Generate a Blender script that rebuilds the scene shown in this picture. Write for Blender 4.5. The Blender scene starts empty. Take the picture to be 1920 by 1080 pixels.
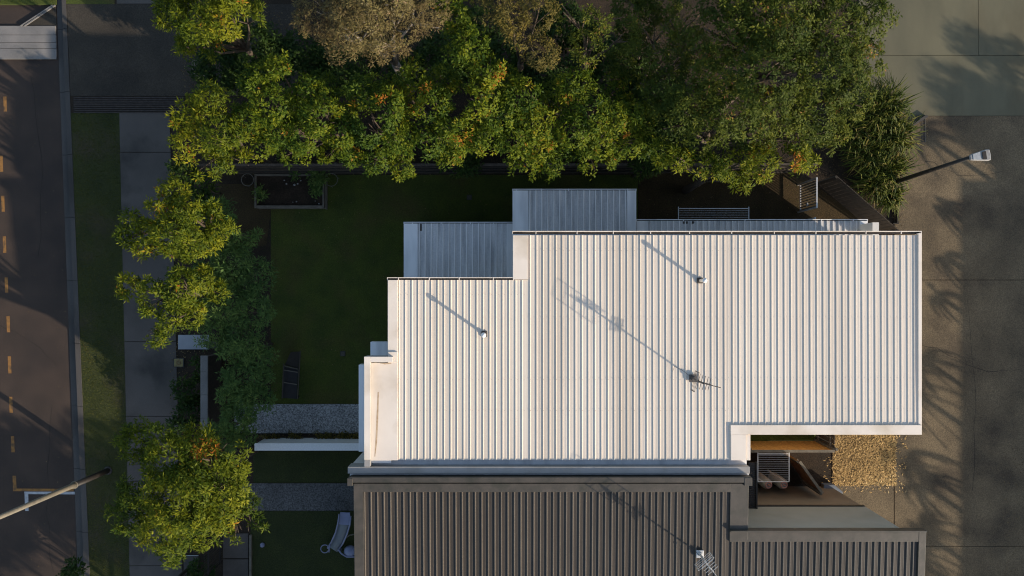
import bpy, math, random
import numpy as np
from mathutils import Vector
random.seed(7)
RNG = np.random.default_rng(11)
R = math.radians
S = bpy.context.scene
COL = S.collection

# ------------------------------------------------------------------ camera, sky, sun, exposure
H, F = 28.7, 1500.0                       # drone height (m) and focal length in pixels of a 1920 px wide picture
cam = bpy.data.cameras.new("Camera"); cam.sensor_width = 36.0; cam.lens = 36.0*F/1920
cam.clip_end = 2000; cam.clip_start = 0.1
camo = bpy.data.objects.new("Camera", cam); COL.objects.link(camo)
camo.location = (0, 0, H); camo.rotation_euler = (0, 0, 0); S.camera = camo

SUN_EL = R(18.7); SUN_AZ = Vector((0.824, -0.567))
w = bpy.data.worlds.new("World"); S.world = w; w.use_nodes = True
nt = w.node_tree; bg = nt.nodes['Background']
sky = nt.nodes.new('ShaderNodeTexSky'); sky.sky_type = 'NISHITA'; sky.sun_disc = False
sky.sun_elevation = SUN_EL; sky.sun_rotation = math.atan2(SUN_AZ.x, SUN_AZ.y)
nt.links.new(sky.outputs[0], bg.inputs[0]); bg.inputs[1].default_value = 0.15
sl = bpy.data.lights.new("Sun", 'SUN'); sl.energy = 4.2; sl.angle = R(0.5); sl.color = (1.0, 0.86, 0.69)
so = bpy.data.objects.new("Sun", sl); COL.objects.link(so)
d = Vector((-SUN_AZ.x*math.cos(SUN_EL), -SUN_AZ.y*math.cos(SUN_EL), -math.sin(SUN_EL)))
so.rotation_euler = d.to_track_quat('-Z', 'Y').to_euler(); so.location = (30, -20, 30)
S.view_settings.view_transform = 'Standard'; S.view_settings.look = 'None'
S.cycles.filter_width = 1.1
S.view_settings.gamma = 1.0; S.view_settings.exposure = 0.72

# ------------------------------------------------------------------ materials
def mat(name, c1, c2=None, scale=6.0, rough=0.7, bump=0.0, bscale=None, metal=0.0, spec=0.4, fine=0.0, fscale=60.0,
        stain=None, stain_scale=0.5, stain_amt=0.5, stretch=None, sheet=0):
    m = bpy.data.materials.new(name); m.use_nodes = True
    n = m.node_tree; L = n.links; b = n.nodes['Principled BSDF']
    b.inputs['Roughness'].default_value = rough; b.inputs['Metallic'].default_value = metal
    b.inputs['Specular IOR Level'].default_value = spec
    g = n.nodes.new('ShaderNodeNewGeometry')
    pos = g.outputs['Position']
    if stretch:
        mp = n.nodes.new('ShaderNodeMapping'); mp.inputs['Scale'].default_value = stretch
        L.new(pos, mp.inputs[0]); pos2 = mp.outputs[0]
    else: pos2 = pos
    def noise(sc, det=5, p=pos2):
        t = n.nodes.new('ShaderNodeTexNoise'); t.inputs['Scale'].default_value = sc; t.inputs['Detail'].default_value = det
        L.new(p, t.inputs['Vector']); return t.outputs['Fac']
    def ramp(f, a, c):
        r = n.nodes.new('ShaderNodeMapRange'); r.inputs['From Min'].default_value = a; r.inputs['From Max'].default_value = c
        L.new(f, r.inputs['Value']); return r.outputs[0]
    def mix(f, a, c, mode='MIX'):
        x = n.nodes.new('ShaderNodeMix'); x.data_type = 'RGBA'; x.blend_type = mode
        if isinstance(f, float): x.inputs[0].default_value = f
        else: L.new(f, x.inputs[0])
        for i, v in ((6, a), (7, c)):
            if isinstance(v, tuple): x.inputs[i].default_value = (*v, 1)
            else: L.new(v, x.inputs[i])
        return x.outputs[2]
    c2 = c2 or tuple(0.8*v for v in c1)
    col = mix(ramp(noise(scale), 0.32, 0.68), c1, c2)
    if stain:
        f = ramp(noise(stain_scale, 8), 0.5, 0.72)
        mu = n.nodes.new('ShaderNodeMath'); mu.operation = 'MULTIPLY'; mu.inputs[1].default_value = stain_amt
        L.new(f, mu.inputs[0]); col = mix(mu.outputs[0], col, stain)
    if fine:
        f = ramp(noise(fscale, 3, pos), 0.3, 0.7)
        col2 = mix(f, tuple(1-fine for _ in range(3)), (1.0+fine*.6,)*3)
        col = mix(1.0, col, col2, 'MULTIPLY')
    if sheet:                                 # each roof sheet has weathered a little differently
        sx = n.nodes.new('ShaderNodeSeparateXYZ'); L.new(pos, sx.inputs[0])
        dv = n.nodes.new('ShaderNodeMath'); dv.operation = 'DIVIDE'; dv.inputs[1].default_value = .76; L.new(sx.outputs[0], dv.inputs[0])
        fl = n.nodes.new('ShaderNodeMath'); fl.operation = 'FLOOR'; L.new(dv.outputs[0], fl.inputs[0])
        wn = n.nodes.new('ShaderNodeTexWhiteNoise'); wn.noise_dimensions = '1D'; L.new(fl.outputs[0], wn.inputs['W'])
        cc = mix(wn.outputs['Value'], (1-sheet, 1-sheet*1.1, 1-sheet*1.3), (1.02, 1.02, 1.02))
        col = mix(1.0, col, cc, 'MULTIPLY')
    L.new(col, b.inputs['Base Color'])
    if bump:
        bp = n.nodes.new('ShaderNodeBump'); bp.inputs['Strength'].default_value = bump; bp.inputs['Distance'].default_value = 0.02
        L.new(noise(bscale or fscale, 4, pos), bp.inputs['Height']); L.new(bp.outputs[0], b.inputs['Normal'])
    return m

def leafmat(name, stops, rough=0.6, trans=0.28, spec=0.14):
    m = bpy.data.materials.new(name); m.use_nodes = True
    n = m.node_tree; L = n.links; b = n.nodes['Principled BSDF']
    a = n.nodes.new('ShaderNodeAttribute'); a.attribute_name = 'tone'
    r = n.nodes.new('ShaderNodeValToRGB'); cr = r.color_ramp
    while len(cr.elements) < len(stops): cr.elements.new(0.5)
    for e, (p, c) in zip(cr.elements, stops): e.position = p; e.color = (*c, 1)
    L.new(a.outputs['Fac'], r.inputs[0]); L.new(r.outputs[0], b.inputs['Base Color'])
    b.inputs['Roughness'].default_value = rough; b.inputs['Specular IOR Level'].default_value = spec
    t = n.nodes.new('ShaderNodeBsdfTranslucent'); L.new(r.outputs[0], t.inputs[0])
    mx = n.nodes.new('ShaderNodeMixShader'); mx.inputs[0].default_value = trans
    L.new(b.outputs[0], mx.inputs[1]); L.new(t.outputs[0], mx.inputs[2])
    L.new(mx.outputs[0], n.nodes['Material Output'].inputs[0]); return m

M = {}
M['white_steel'] = mat('white_steel', (.72,.635,.53), (.67,.585,.485), 1.2, .42, fine=.04, fscale=30, stain=(.50,.43,.35), stain_scale=.5, stain_amt=.6, stretch=(1.5,.10,1), sheet=.09)
M['white_flash'] = mat('white_flash', (.74,.65,.55), (.69,.60,.505), 1.2, .45, stain=(.48,.39,.28), stain_scale=.9, stain_amt=.7, bump=.08, bscale=6)
M['pale_steel'] = mat('pale_steel', (.80,.775,.75), (.72,.70,.68), 2.2, .5, stain=(.42,.41,.40), stain_scale=1.1, stain_amt=.6, stretch=(1.6,.25,1))  # main roof steel again, colour lifted to brighten the parts in shade
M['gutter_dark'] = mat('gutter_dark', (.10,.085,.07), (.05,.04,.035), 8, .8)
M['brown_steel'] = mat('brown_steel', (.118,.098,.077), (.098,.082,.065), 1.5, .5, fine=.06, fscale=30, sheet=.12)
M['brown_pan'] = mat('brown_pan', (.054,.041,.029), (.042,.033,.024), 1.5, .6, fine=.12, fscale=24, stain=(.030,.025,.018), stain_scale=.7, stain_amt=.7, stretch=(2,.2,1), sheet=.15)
M['brown_flash'] = mat('brown_flash', (.074,.062,.049), (.050,.044,.034), 3.0, .5, stain=(.030,.031,.021), stain_scale=2.2, stain_amt=.75, bump=.12, bscale=9, fine=.06)
M['parapet'] = mat('parapet', (.30,.28,.26), (.26,.245,.225), 2.0, .5, stain=(.17,.15,.12), stain_scale=1.0, stain_amt=.5)
M['white_render'] = mat('white_render', (.62,.60,.57), (.56,.54,.51), 2, .85, fine=.05)
M['grey_render'] = mat('grey_render', (.26,.265,.235), (.235,.24,.21), 1.5, .8, stain=(.19,.19,.16), stain_scale=.7, stain_amt=.5)
M['tan_render'] = mat('tan_render', (.19,.15,.105), (.165,.13,.09), 1.5, .85, stain=(.12,.095,.065), stain_scale=.8, stain_amt=.5)
M['dark_trim'] = mat('dark_trim', (.03,.027,.024), (.02,.018,.016), 6, .5)
M['dark_brick'] = mat('dark_brick', (.055,.042,.034), (.03,.024,.02), 9, .85, fine=.2)
M['glass'] = mat('glass', (.02,.025,.03), (.015,.02,.025), 2, .08, spec=.8)
M['asphalt'] = mat('asphalt', (.058,.038,.027), (.038,.026,.019), .9, .9, bump=.35, fine=.45, fscale=50, stain=(.024,.018,.015), stain_scale=.5, stain_amt=.75)
M['worn_asphalt'] = mat('worn_asphalt', (.050,.040,.028), (.034,.028,.020), 1.3, .95, bump=.5, fine=.5, fscale=35, stain=(.022,.018,.013), stain_scale=.6, stain_amt=.7)
M['kerb'] = mat('kerb', (.085,.075,.066), (.055,.049,.043), 1.6, .9, fine=.25, stain=(.028,.024,.020), stain_scale=1.2, stain_amt=.85, stretch=(1,.3,1))
M['footpath'] = mat('footpath', (.100,.084,.071), (.076,.064,.054), .8, .9, fine=.22, stain=(.036,.031,.026), stain_scale=.9, stain_amt=.85)
M['deck_slab'] = mat('deck_slab', (.22,.20,.18), (.16,.15,.14), 1.2, .9, fine=.2, stain=(.11,.105,.095), stain_scale=1.0, stain_amt=.6)
M['pale_slab'] = mat('pale_slab', (.34,.34,.35), (.28,.28,.29), 2, .85, fine=.1)
M['driveway'] = mat('driveway', (.165,.122,.070), (.100,.074,.043), .7, .95, bump=.4, fine=.38, fscale=30, stain=(.050,.037,.024), stain_scale=.55, stain_amt=.85)
M['green_slab'] = mat('green_slab', (.130,.117,.070), (.100,.092,.056), .7, .85, fine=.07, stain=(.072,.058,.031), stain_scale=.5, stain_amt=.75, stretch=(1.6,.6,1))
M['aggregate'] = mat('aggregate', (.36,.345,.33), (.28,.27,.255), 1.1, .9, bump=.6, fine=.75, fscale=22)
M['aggregate_dark'] = mat('aggregate_dark', (.11,.105,.10), (.08,.076,.072), 1.1, .9, bump=.6, fine=.7, fscale=22)
M['joint'] = mat('joint', (.02,.017,.013), (.012,.01,.008), 20, .95)
M['soil'] = mat('soil', (.040,.026,.015), (.022,.015,.008), 2.5, 1., bump=.8, fine=.45, fscale=25)
M['side_soil'] = mat('side_soil', (.060,.038,.014), (.040,.027,.010), 1.6, 1., bump=.7, fine=.4, fscale=25)
M['turf'] = mat('turf', (.070,.086,.010), (.042,.058,.008), 1.4, 1., bump=.8, fine=.35, fscale=30, stain=(.085,.062,.018), stain_scale=.6, stain_amt=.8)
M['mulch'] = mat('mulch', (.20,.125,.05), (.12,.075,.03), 8, .95, bump=1., fine=.4, fscale=22)
M['timber_orange'] = mat('timber_orange', (.62,.31,.075), (.46,.21,.05), 3, .75, fine=.15, stretch=(8,1,1))
M['low_roof_pan'] = mat('low_roof_pan', (.62,.59,.56), (.50,.48,.46), 2.6, .6, fine=.12, fscale=24, stain=(.28,.27,.26), stain_scale=1.6, stain_amt=.7, stretch=(3,.35,1))  # pans between the low roof ribs, darker and blotchier than the crests
M['timber_brown'] = mat('timber_brown', (.27,.125,.055), (.18,.08,.035), 4, .85, fine=.2)
M['timber_grey'] = mat('timber_grey', (.17,.145,.11), (.11,.093,.07), 5, .9, fine=.2)
M['timber_dark'] = mat('timber_dark', (.030,.024,.018), (.020,.016,.012), 5, .9, fine=.2)
M['fence_brown'] = mat('fence_brown', (.075,.058,.042), (.05,.038,.028), 4, .85, fine=.25)
M['alu'] = mat('alu', (.55,.54,.52), (.45,.44,.42), 20, .4, metal=.3)
M['dark_metal'] = mat('dark_metal', (.10,.09,.08), (.07,.06,.055), 20, .5)
M['rust_stain'] = mat('rust_stain', (.50,.38,.26), (.36,.25,.15), 14, .7)
M['white_paint'] = mat('white_paint', (.75,.73,.70), (.66,.64,.61), 20, .5)
M['pole_paint'] = mat('pole_paint', (.17,.145,.105), (.12,.105,.08), 6, .7, fine=.2)
M['black_and_shade'] = mat('black_and_shade', (.022,.018,.015), (.015,.012,.010), 6, .6)
M['lamp_shell'] = mat('lamp_shell', (.30,.29,.27), (.20,.19,.18), 10, .4)
M['lamp_glass'] = mat('lamp_glass', (.35,.36,.36), (.28,.29,.29), 12, .15, spec=.7)
M['yellow_line'] = mat('yellow_line', (.30,.14,.035), (.20,.10,.03), 9, .9, fine=.3, stain=(.06,.045,.03), stain_scale=5, stain_amt=.85)
M['white_line'] = mat('white_line', (.42,.42,.42), (.30,.30,.30), 8, .8, fine=.2)
M['lid_yellow'] = mat('lid_yellow', (.24,.19,.07), (.15,.11,.05), 9, .85)
M['lavender'] = mat('lavender', (.20,.21,.30), (.17,.18,.26), 4, .45)
M['slate'] = mat('slate', (.13,.15,.17), (.11,.12,.14), 4, .5)
M['pink'] = mat('pink', (.62,.30,.24), (.52,.25,.19), 6, .6)
M['cream'] = mat('cream', (.46,.44,.36), (.36,.34,.28), 6, .55)
M['bark'] = mat('bark', (.11,.08,.055), (.05,.037,.026), 9, .95, bump=.6, fine=.3, stretch=(4,4,1))
M['pale_bark'] = mat('pale_bark', (.22,.19,.16), (.13,.11,.09), 7, .9, bump=.4, stretch=(3,3,1))
M['stone'] = mat('stone', (.34,.33,.30), (.22,.21,.19), 14, .9)
M['wire'] = mat('wire', (.20,.18,.15), (.13,.12,.10), 14, .5)
M['far_ground'] = mat('far_ground', (.035,.034,.018), (.022,.022,.012), .2, 1.)
M['leaf_green'] = leafmat('leaf_green', [(0,(.012,.034,.004)), (.35,(.048,.084,.006)), (.62,(.108,.138,.007)), (.88,(.190,.190,.009)), (.94,(.28,.15,.015)), (1,(.30,.10,.015))])
M['leaf_bright'] = leafmat('leaf_bright', [(0,(.020,.044,.005)), (.35,(.070,.100,.006)), (.62,(.140,.158,.007)), (.9,(.235,.225,.012)), (.95,(.32,.16,.015)), (1,(.34,.11,.015))], trans=.3)
M['leaf_olive'] = leafmat('leaf_olive', [(0,(.018,.034,.005)), (.4,(.048,.070,.008)), (.7,(.088,.105,.010)), (.94,(.15,.145,.014)), (.97,(.24,.13,.04)), (1,(.26,.12,.04))])
M['leaf_dark'] = leafmat('leaf_dark', [(0,(.034,.070,.022)), (.5,(.085,.150,.036)), (.85,(.15,.22,.05)), (1,(.24,.29,.07))])
M['leaf_brown'] = leafmat('leaf_brown', [(0,(.055,.035,.018)), (.4,(.105,.080,.030)), (.75,(.155,.130,.045)), (.92,(.20,.16,.09)), (1,(.28,.17,.11))], trans=.15)
M['leaf_gold'] = leafmat('leaf_gold', [(0,(.04,.04,.012)), (.5,(.11,.09,.02)), (.85,(.19,.14,.025)), (1,(.25,.15,.04))], trans=.15)
M['leaf_under'] = leafmat('leaf_under', [(0,(.010,.026,.005)), (.6,(.030,.058,.009)), (1,(.08,.105,.015))])
M['blade'] = leafmat('blade', [(0,(.020,.036,.006)), (.5,(.062,.082,.010)), (.85,(.13,.135,.022)), (1,(.16,.12,.04))])
M['turf_blade'] = leafmat('turf_blade', [(0,(.034,.060,.007)), (.6,(.078,.105,.011)), (.92,(.13,.12,.03)), (1,(.22,.17,.07))])
M['verge_blade'] = leafmat('verge_blade', [(0,(.02,.034,.006)), (.5,(.05,.062,.008)), (.8,(.085,.082,.012)), (1,(.12,.085,.04))])
M['chip'] = leafmat('chip', [(0,(.12,.065,.02)), (.4,(.33,.205,.075)), (.75,(.55,.35,.13)), (1,(.72,.55,.28))], trans=0.0)
M['litter'] = leafmat('litter', [(0,(.03,.02,.01)), (.6,(.08,.05,.02)), (1,(.20,.15,.07))], trans=0.0)

# ------------------------------------------------------------------ helpers
WL = {}
def P(px, py, z=0.0):
    k = (H-z)/F
    return ((px-960)*k, (540-py)*k, z)
def k_at(z): return (H-z)/F

def tag(o, label=None, cat=None, group=None, kind=None):
    if label: o['label'] = label
    if cat: o['category'] = cat
    if group: o['group'] = group
    if kind: o['kind'] = kind
    return o
def thing(name, loc, label, cat, group=None):
    o = bpy.data.objects.new(name, None); COL.objects.link(o); o.location = loc; o.empty_display_size = .2
    WL[o] = Vector(loc); return tag(o, label, cat, group)

class MB:
    def __init__(s): s.v = []; s.f = []; s.mi = []; s.cur = 0
    def add(s, vs, fs, mi=None):
        b = len(s.v); s.v += [tuple(x) for x in vs]
        if mi is not None:
            s.f += [tuple(b+i for i in f) for f in fs]; s.mi += mi; return s
        for f in fs: s.f.append(tuple(b+i for i in f)); s.mi.append(s.cur)
        return s
    def box(s, x0, y0, z0, x1, y1, z1):
        x0, x1 = sorted((x0, x1)); y0, y1 = sorted((y0, y1)); z0, z1 = sorted((z0, z1))
        return s.add([(x0,y0,z0),(x1,y0,z0),(x1,y1,z0),(x0,y1,z0),(x0,y0,z1),(x1,y0,z1),(x1,y1,z1),(x0,y1,z1)],
              [(0,3,2,1),(4,5,6,7),(0,1,5,4),(1,2,6,5),(2,3,7,6),(3,0,4,7)])
    def pbox(s, px0, py0, px1, py1, z0, z1):      # plan rectangle as its top face shows it
        a = P(px0, py0, z1); b = P(px1, py1, z1); return s.box(a[0], a[1], z0, b[0], b[1], z1)
    def prism(s, pts, z0, z1):                   # pts world xy, any order
        A = sum(pts[i][0]*pts[(i+1)%len(pts)][1]-pts[(i+1)%len(pts)][0]*pts[i][1] for i in range(len(pts)))
        if A < 0: pts = pts[::-1]
        n = len(pts)
        return s.add([(x,y,z0) for x,y in pts]+[(x,y,z1) for x,y in pts],
             [tuple(range(n))[::-1], tuple(range(n,2*n))]+[(i,(i+1)%n,n+(i+1)%n,n+i) for i in range(n)])
    def sheet(s, pts, z):
        A = sum(pts[i][0]*pts[(i+1)%len(pts)][1]-pts[(i+1)%len(pts)][0]*pts[i][1] for i in range(len(pts)))
        if A < 0: pts = pts[::-1]
        return s.add([(x,y,z) for x,y in pts], [tuple(range(len(pts)))])
    def bar(s, a, b, w_, h_, up=(0,0,1)):
        a = Vector(a); b = Vector(b); t = (b-a).normalized(); u = Vector(up)
        if abs(t.dot(u)) > .98: u = Vector((1,0,0))
        r = t.cross(u).normalized(); u = r.cross(t).normalized()
        q = [a+r*(i*w_/2)+u*(j*h_/2) for i,j in ((-1,-1),(1,-1),(1,1),(-1,1))]+[b+r*(i*w_/2)+u*(j*h_/2) for i,j in ((-1,-1),(1,-1),(1,1),(-1,1))]
        return s.add(q, [(0,1,2,3),(7,6,5,4),(0,4,5,1),(1,5,6,2),(2,6,7,3),(3,7,4,0)])
    def tube(s, pts, rad, n=8, cap=True):
        pts = [Vector(p) for p in pts]
        if not hasattr(rad, '__len__'): rad = [rad]*len(pts)
        b = len(s.v); ref = None
        for i, p in enumerate(pts):
            t = (pts[min(i+1,len(pts)-1)]-pts[max(i-1,0)]).normalized()
            if ref is None:
                ref = Vector((1,0,0)) if abs(t.x) < .9 else Vector((0,1,0))
            x = (ref - t*ref.dot(t)).normalized(); y = t.cross(x); ref = x
            for j in range(n):
                a = 2*math.pi*j/n; s.v.append(tuple(p+(x*math.cos(a)+y*math.sin(a))*rad[i]))
        for i in range(len(pts)-1):
            for j in range(n):
                s.f.append((b+i*n+j, b+i*n+(j+1)%n, b+(i+1)*n+(j+1)%n, b+(i+1)*n+j)); s.mi.append(s.cur)
        if cap:
            s.f.append(tuple(b+j for j in range(n))[::-1]); s.mi.append(s.cur)
            s.f.append(tuple(b+(len(pts)-1)*n+j for j in range(n))); s.mi.append(s.cur)
        return s
    def ring(s, c, r, t, n=24, m=6, axis=2):
        c = Vector(c); b = len(s.v)
        for i in range(n):
            a = 2*math.pi*i/n
            for j in range(m):
                q = 2*math.pi*j/m; rr = r+t*math.cos(q)
                v = (rr*math.cos(a), rr*math.sin(a), t*math.sin(q)) if axis == 2 else (rr*math.cos(a), t*math.sin(q), rr*math.sin(a))
                s.v.append(tuple(c+Vector(v)))
        for i in range(n):
            for j in range(m):
                s.f.append((b+i*m+j, b+((i+1)%n)*m+j, b+((i+1)%n)*m+(j+1)%m, b+i*m+(j+1)%m)); s.mi.append(s.cur)
        return s
    def blob(s, c, rx, ry, rz, n=10, m=6, jit=.12):
        b = len(s.v); rnd = random.random
        for i in range(m+1):
            th = math.pi*i/m
            for j in range(n):
                a = 2*math.pi*j/n; k = 1+(rnd()-.5)*jit*2 if 0 < i < m else 1
                s.v.append((c[0]+rx*k*math.sin(th)*math.cos(a), c[1]+ry*k*math.sin(th)*math.sin(a), c[2]+rz*math.cos(th)))
        for i in range(m):
            for j in range(n):
                s.f.append((b+i*n+j, b+(i+1)*n+j, b+(i+1)*n+(j+1)%n, b+i*n+(j+1)%n)); s.mi.append(s.cur)
        return s
    def build(s, name, mats, parent=None, smooth=False, bevel=0):
        me = bpy.data.meshes.new(name)
        off = WL.get(parent, Vector((0,0,0))) if parent else Vector((0,0,0))
        me.from_pydata([(x-off.x, y-off.y, z-off.z) for x,y,z in s.v], [], s.f); me.update()
        if not isinstance(mats, (list, tuple)): mats = [mats]
        for m_ in mats: me.materials.append(M[m_])
        me.polygons.foreach_set('material_index', s.mi)
        if smooth: me.polygons.foreach_set('use_smooth', [True]*len(me.polygons))
        o = bpy.data.objects.new(name, me); COL.objects.link(o)
        if parent: o.parent = parent; WL[o] = off
        else: WL[o] = Vector((0,0,0))
        if bevel:
            bv = o.modifiers.new('Bevel', 'BEVEL'); bv.width = bevel; bv.segments = 2; bv.limit_method = 'ANGLE'
        return o
def struct(name, mb, m): return tag(mb.build(name, m), kind='structure')

def np_mesh(name, V, n_per, tone, m, parent=None):
    """V (N*n_per,3) vertices, one n_per-gon each, tone per polygon"""
    off = WL.get(parent, Vector((0,0,0))) if parent else Vector((0,0,0))
    V = V - np.array(off)
    N = len(V)//n_per
    me = bpy.data.meshes.new(name)
    me.vertices.add(len(V)); me.vertices.foreach_set('co', V.astype(np.float32).ravel())
    me.loops.add(len(V)); me.loops.foreach_set('vertex_index', np.arange(len(V), dtype=np.int32))
    me.polygons.add(N); me.polygons.foreach_set('loop_start', np.arange(0, len(V), n_per, dtype=np.int32))
    me.update(calc_edges=True)
    at = me.attributes.new('tone', 'FLOAT', 'FACE'); at.data.foreach_set('value', tone.astype(np.float32))
    me.materials.append(M[m])
    o = bpy.data.objects.new(name, me); COL.objects.link(o)
    if parent: o.parent = parent; WL[o] = off
    return o

def nrm(a): return a/np.maximum(np.linalg.norm(a, axis=1, keepdims=True), 1e-9)
def leaves_at(C, A, n, L, Wd, spread=1.0, droop=.25, tone_c=None, jit=.18, lj=.35):
    """rosettes: C centres, A axes, n leaves each"""
    N = len(C); r = RNG
    C = np.repeat(C, n, 0); A = np.repeat(A, n, 0); tc = np.repeat(tone_c, n)
    d = r.normal(size=(N*n,3)); d = d - A*(d*A).sum(1, keepdims=True)*(1); d = nrm(d)
    lift = r.uniform(-.15, .75, (N*n,1))
    d = nrm(d*spread + A*lift)
    ax = nrm(A + r.normal(size=A.shape)*.35)
    s = nrm(np.cross(ax, d)); ax = np.cross(d, s)
    l = L*(1+r.uniform(-lj, lj, (N*n,1))); wd = Wd*(1+r.uniform(-.3, .3, (N*n,1)))
    b = C + A*r.uniform(-.6, .6, (N*n,1))*L + d*L*r.uniform(.05,.9,(N*n,1))
    mid = b + d*l*.45
    V = np.stack([b, mid + s*wd*.5, b + d*l - ax*l*droop, mid - s*wd*.5], 1).reshape(-1,3)
    tone = np.clip(tc + r.normal(size=N*n)*jit*.5, 0, 1)
    return V, tone

def wobble(p, f, ph):
    return (np.sin(p[:,0]*f+ph)+np.sin(p[:,1]*f*1.3+ph*2.1)+np.sin(p[:,2]*f*1.1+ph*.7)+np.sin((p[:,0]+p[:,1])*f*.7+ph*1.7))/4

SPEC = {  # leaves per sprig, length, width, sprigs/m2, material
 'green':  dict(n=16, L=.098, W=.040, den=54, m='leaf_green', drop=.48),
 'bright': dict(n=17, L=.112, W=.034, den=50, m='leaf_bright', drop=.42),
 'olive':  dict(n=15, L=.082, W=.036, den=58, m='leaf_olive', drop=.6),
 'brown':  dict(n=16, L=.085, W=.020, den=60, m='leaf_brown', drop=.7),
 'gold':   dict(n=15, L=.085, W=.022, den=50, m='leaf_gold', drop=.5),
 'dark':   dict(n=15, L=.13, W=.032, den=48, m='leaf_dark', drop=.6),
 'under':  dict(n=12, L=.13, W=.055, den=34, m='leaf_under', drop=.5),
 'sparse': dict(n=12, L=.08, W=.032, den=40, m='leaf_olive', drop=.2),
}
def crown(lobes, sp, parent, name='crown', orange=.0, flat=.75):
    q = SPEC[sp]; Cs = []; As = []; Ts = []
    for (px, py, rp, z) in lobes:
        x, y, _ = P(px, py, z); r = rp*k_at(z)
        n = max(6, int(q['den']*math.pi*r*r*1.5))
        dv = nrm(RNG.normal(size=(n,3))); dv[:,2] = np.abs(dv[:,2])*1.0-.25*RNG.random(n); dv = nrm(dv)
        ph = px*.013+py*.021
        amp = 1 + .28*wobble(dv*1.0, 5.0, ph) + .12*wobble(dv, 11, ph)
        rad = r*amp*(.45+.55*RNG.random(n)**.45)
        pos = np.array([x,y,z-r*flat*.55]) + dv*rad[:,None]*np.array([1,1,flat])
        keep = wobble(pos, 4.2, ph*1.3) < q['drop']
        pos = pos[keep]; dv = dv[keep]
        A = nrm(dv*.55 + np.array([.12,-.08,.75]) + RNG.normal(size=dv.shape)*.28)
        t = np.clip(.45 + .25*wobble(pos, 2.2, ph) + RNG.normal(size=len(pos))*.13, 0, .88)
        if orange:
            f = wobble(pos, 3.1, ph*2.3+1.0) > (1-orange)*.75
            t = np.where(f & (RNG.random(len(pos)) < .7), RNG.uniform(.88,1,len(pos)), t)
        Cs.append(pos); As.append(A); Ts.append(t)
    C = np.concatenate(Cs); A = np.concatenate(As); T = np.concatenate(Ts)
    V, tone = leaves_at(C, A, q['n'], q['L'], q['W'], tone_c=T)
    return np_mesh(name, V, 4, tone, q['m'], parent)

def tree(name, label, cat, lobes, sp, base=None, tr=.12, bark='bark', group=None, orange=.0, flat=.75):
    sx = sum(l[0]*l[2] for l in lobes)/sum(l[2] for l in lobes); sy = sum(l[1]*l[2] for l in lobes)/sum(l[2] for l in lobes)
    zc = max(l[3] for l in lobes)
    if base is None:
        c = P(sx, sy, zc); base = (c[0], c[1])
    t = thing(name, (base[0], base[1], 0), label, cat, group)
    zf = zc*.42
    cx, cy, _ = P(sx, sy, zc)
    fork = Vector((base[0]*.6+cx*.4, base[1]*.6+cy*.4, zf))
    MB().tube([(base[0],base[1],-.1), (base[0]*.9+fork.x*.1,base[1]*.9+fork.y*.1,zf*.45), fork], [tr*1.25, tr, tr*.8], 9).build('trunk', bark, t, True)
    b = MB()
    for (px, py, rp, z) in lobes:
        e = Vector(P(px, py, z)); e.z = z-rp*k_at(z)*.35
        mid = fork.lerp(e, .55)+Vector((random.uniform(-.2,.2), random.uniform(-.2,.2), .15))
        b.tube([fork, mid, e], [tr*.5, tr*.25, tr*.08], 6)
        for _ in range(4):
            r = rp*k_at(z); q2 = e+Vector((random.uniform(-r,r)*.7, random.uniform(-r,r)*.7, random.uniform(0,r*.35)))
            b.tube([mid.lerp(e,.5), q2], [tr*.22, tr*.07], 5)
    b.build('branches', bark, t, True)
    crown(lobes, sp, t, orange=orange, flat=flat)
    return t

def ribs(x0, x1, py0, py1, z0, z1, pitch=.190, hr=.034, first=0.05, wt=.014, wb=.036):
    """corrugated sheet between world x0..x1, rows py0 (top, z0) to py1 (z1)"""
    a = P(0, py0, z0); b = P(0, py1, z1)
    prof = [(x0, 0)]
    x = x0+first
    while x+wb < x1:
        prof += [(x,0), (x+(wb-wt)/2, hr), (x+(wb+wt)/2, hr), (x+wb, 0)]
        # two faint swages in the pan
        s = x+wb+(pitch-wb)*.5-.012
        if s+.03 < x1: prof += [(s,0), (s+.010,.0028), (s+.016,.0028), (s+.026,0)]
        x += pitch
    prof.append((x1, 0))
    mb = MB(); n = len(prof)
    mb.v = [(p[0], a[1], z0+p[1]) for p in prof] + [(p[0], b[1], z1+p[1]) for p in prof]
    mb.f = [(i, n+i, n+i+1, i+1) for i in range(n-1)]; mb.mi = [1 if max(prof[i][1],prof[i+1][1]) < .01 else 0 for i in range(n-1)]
    # closed rib ends
    for k in range(n-3):
        if prof[k][1] == 0 and prof[k+1][1] > .02:
            mb.f.append((k, k+1, k+2, k+3)); mb.mi.append(0); mb.f.append((n+k+3, n+k+2, n+k+1, n+k)); mb.mi.append(0)
    return mb

def xz(px, z): return (px-960)*k_at(z)
def yz(py, z): return (540-py)*k_at(z)

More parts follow.
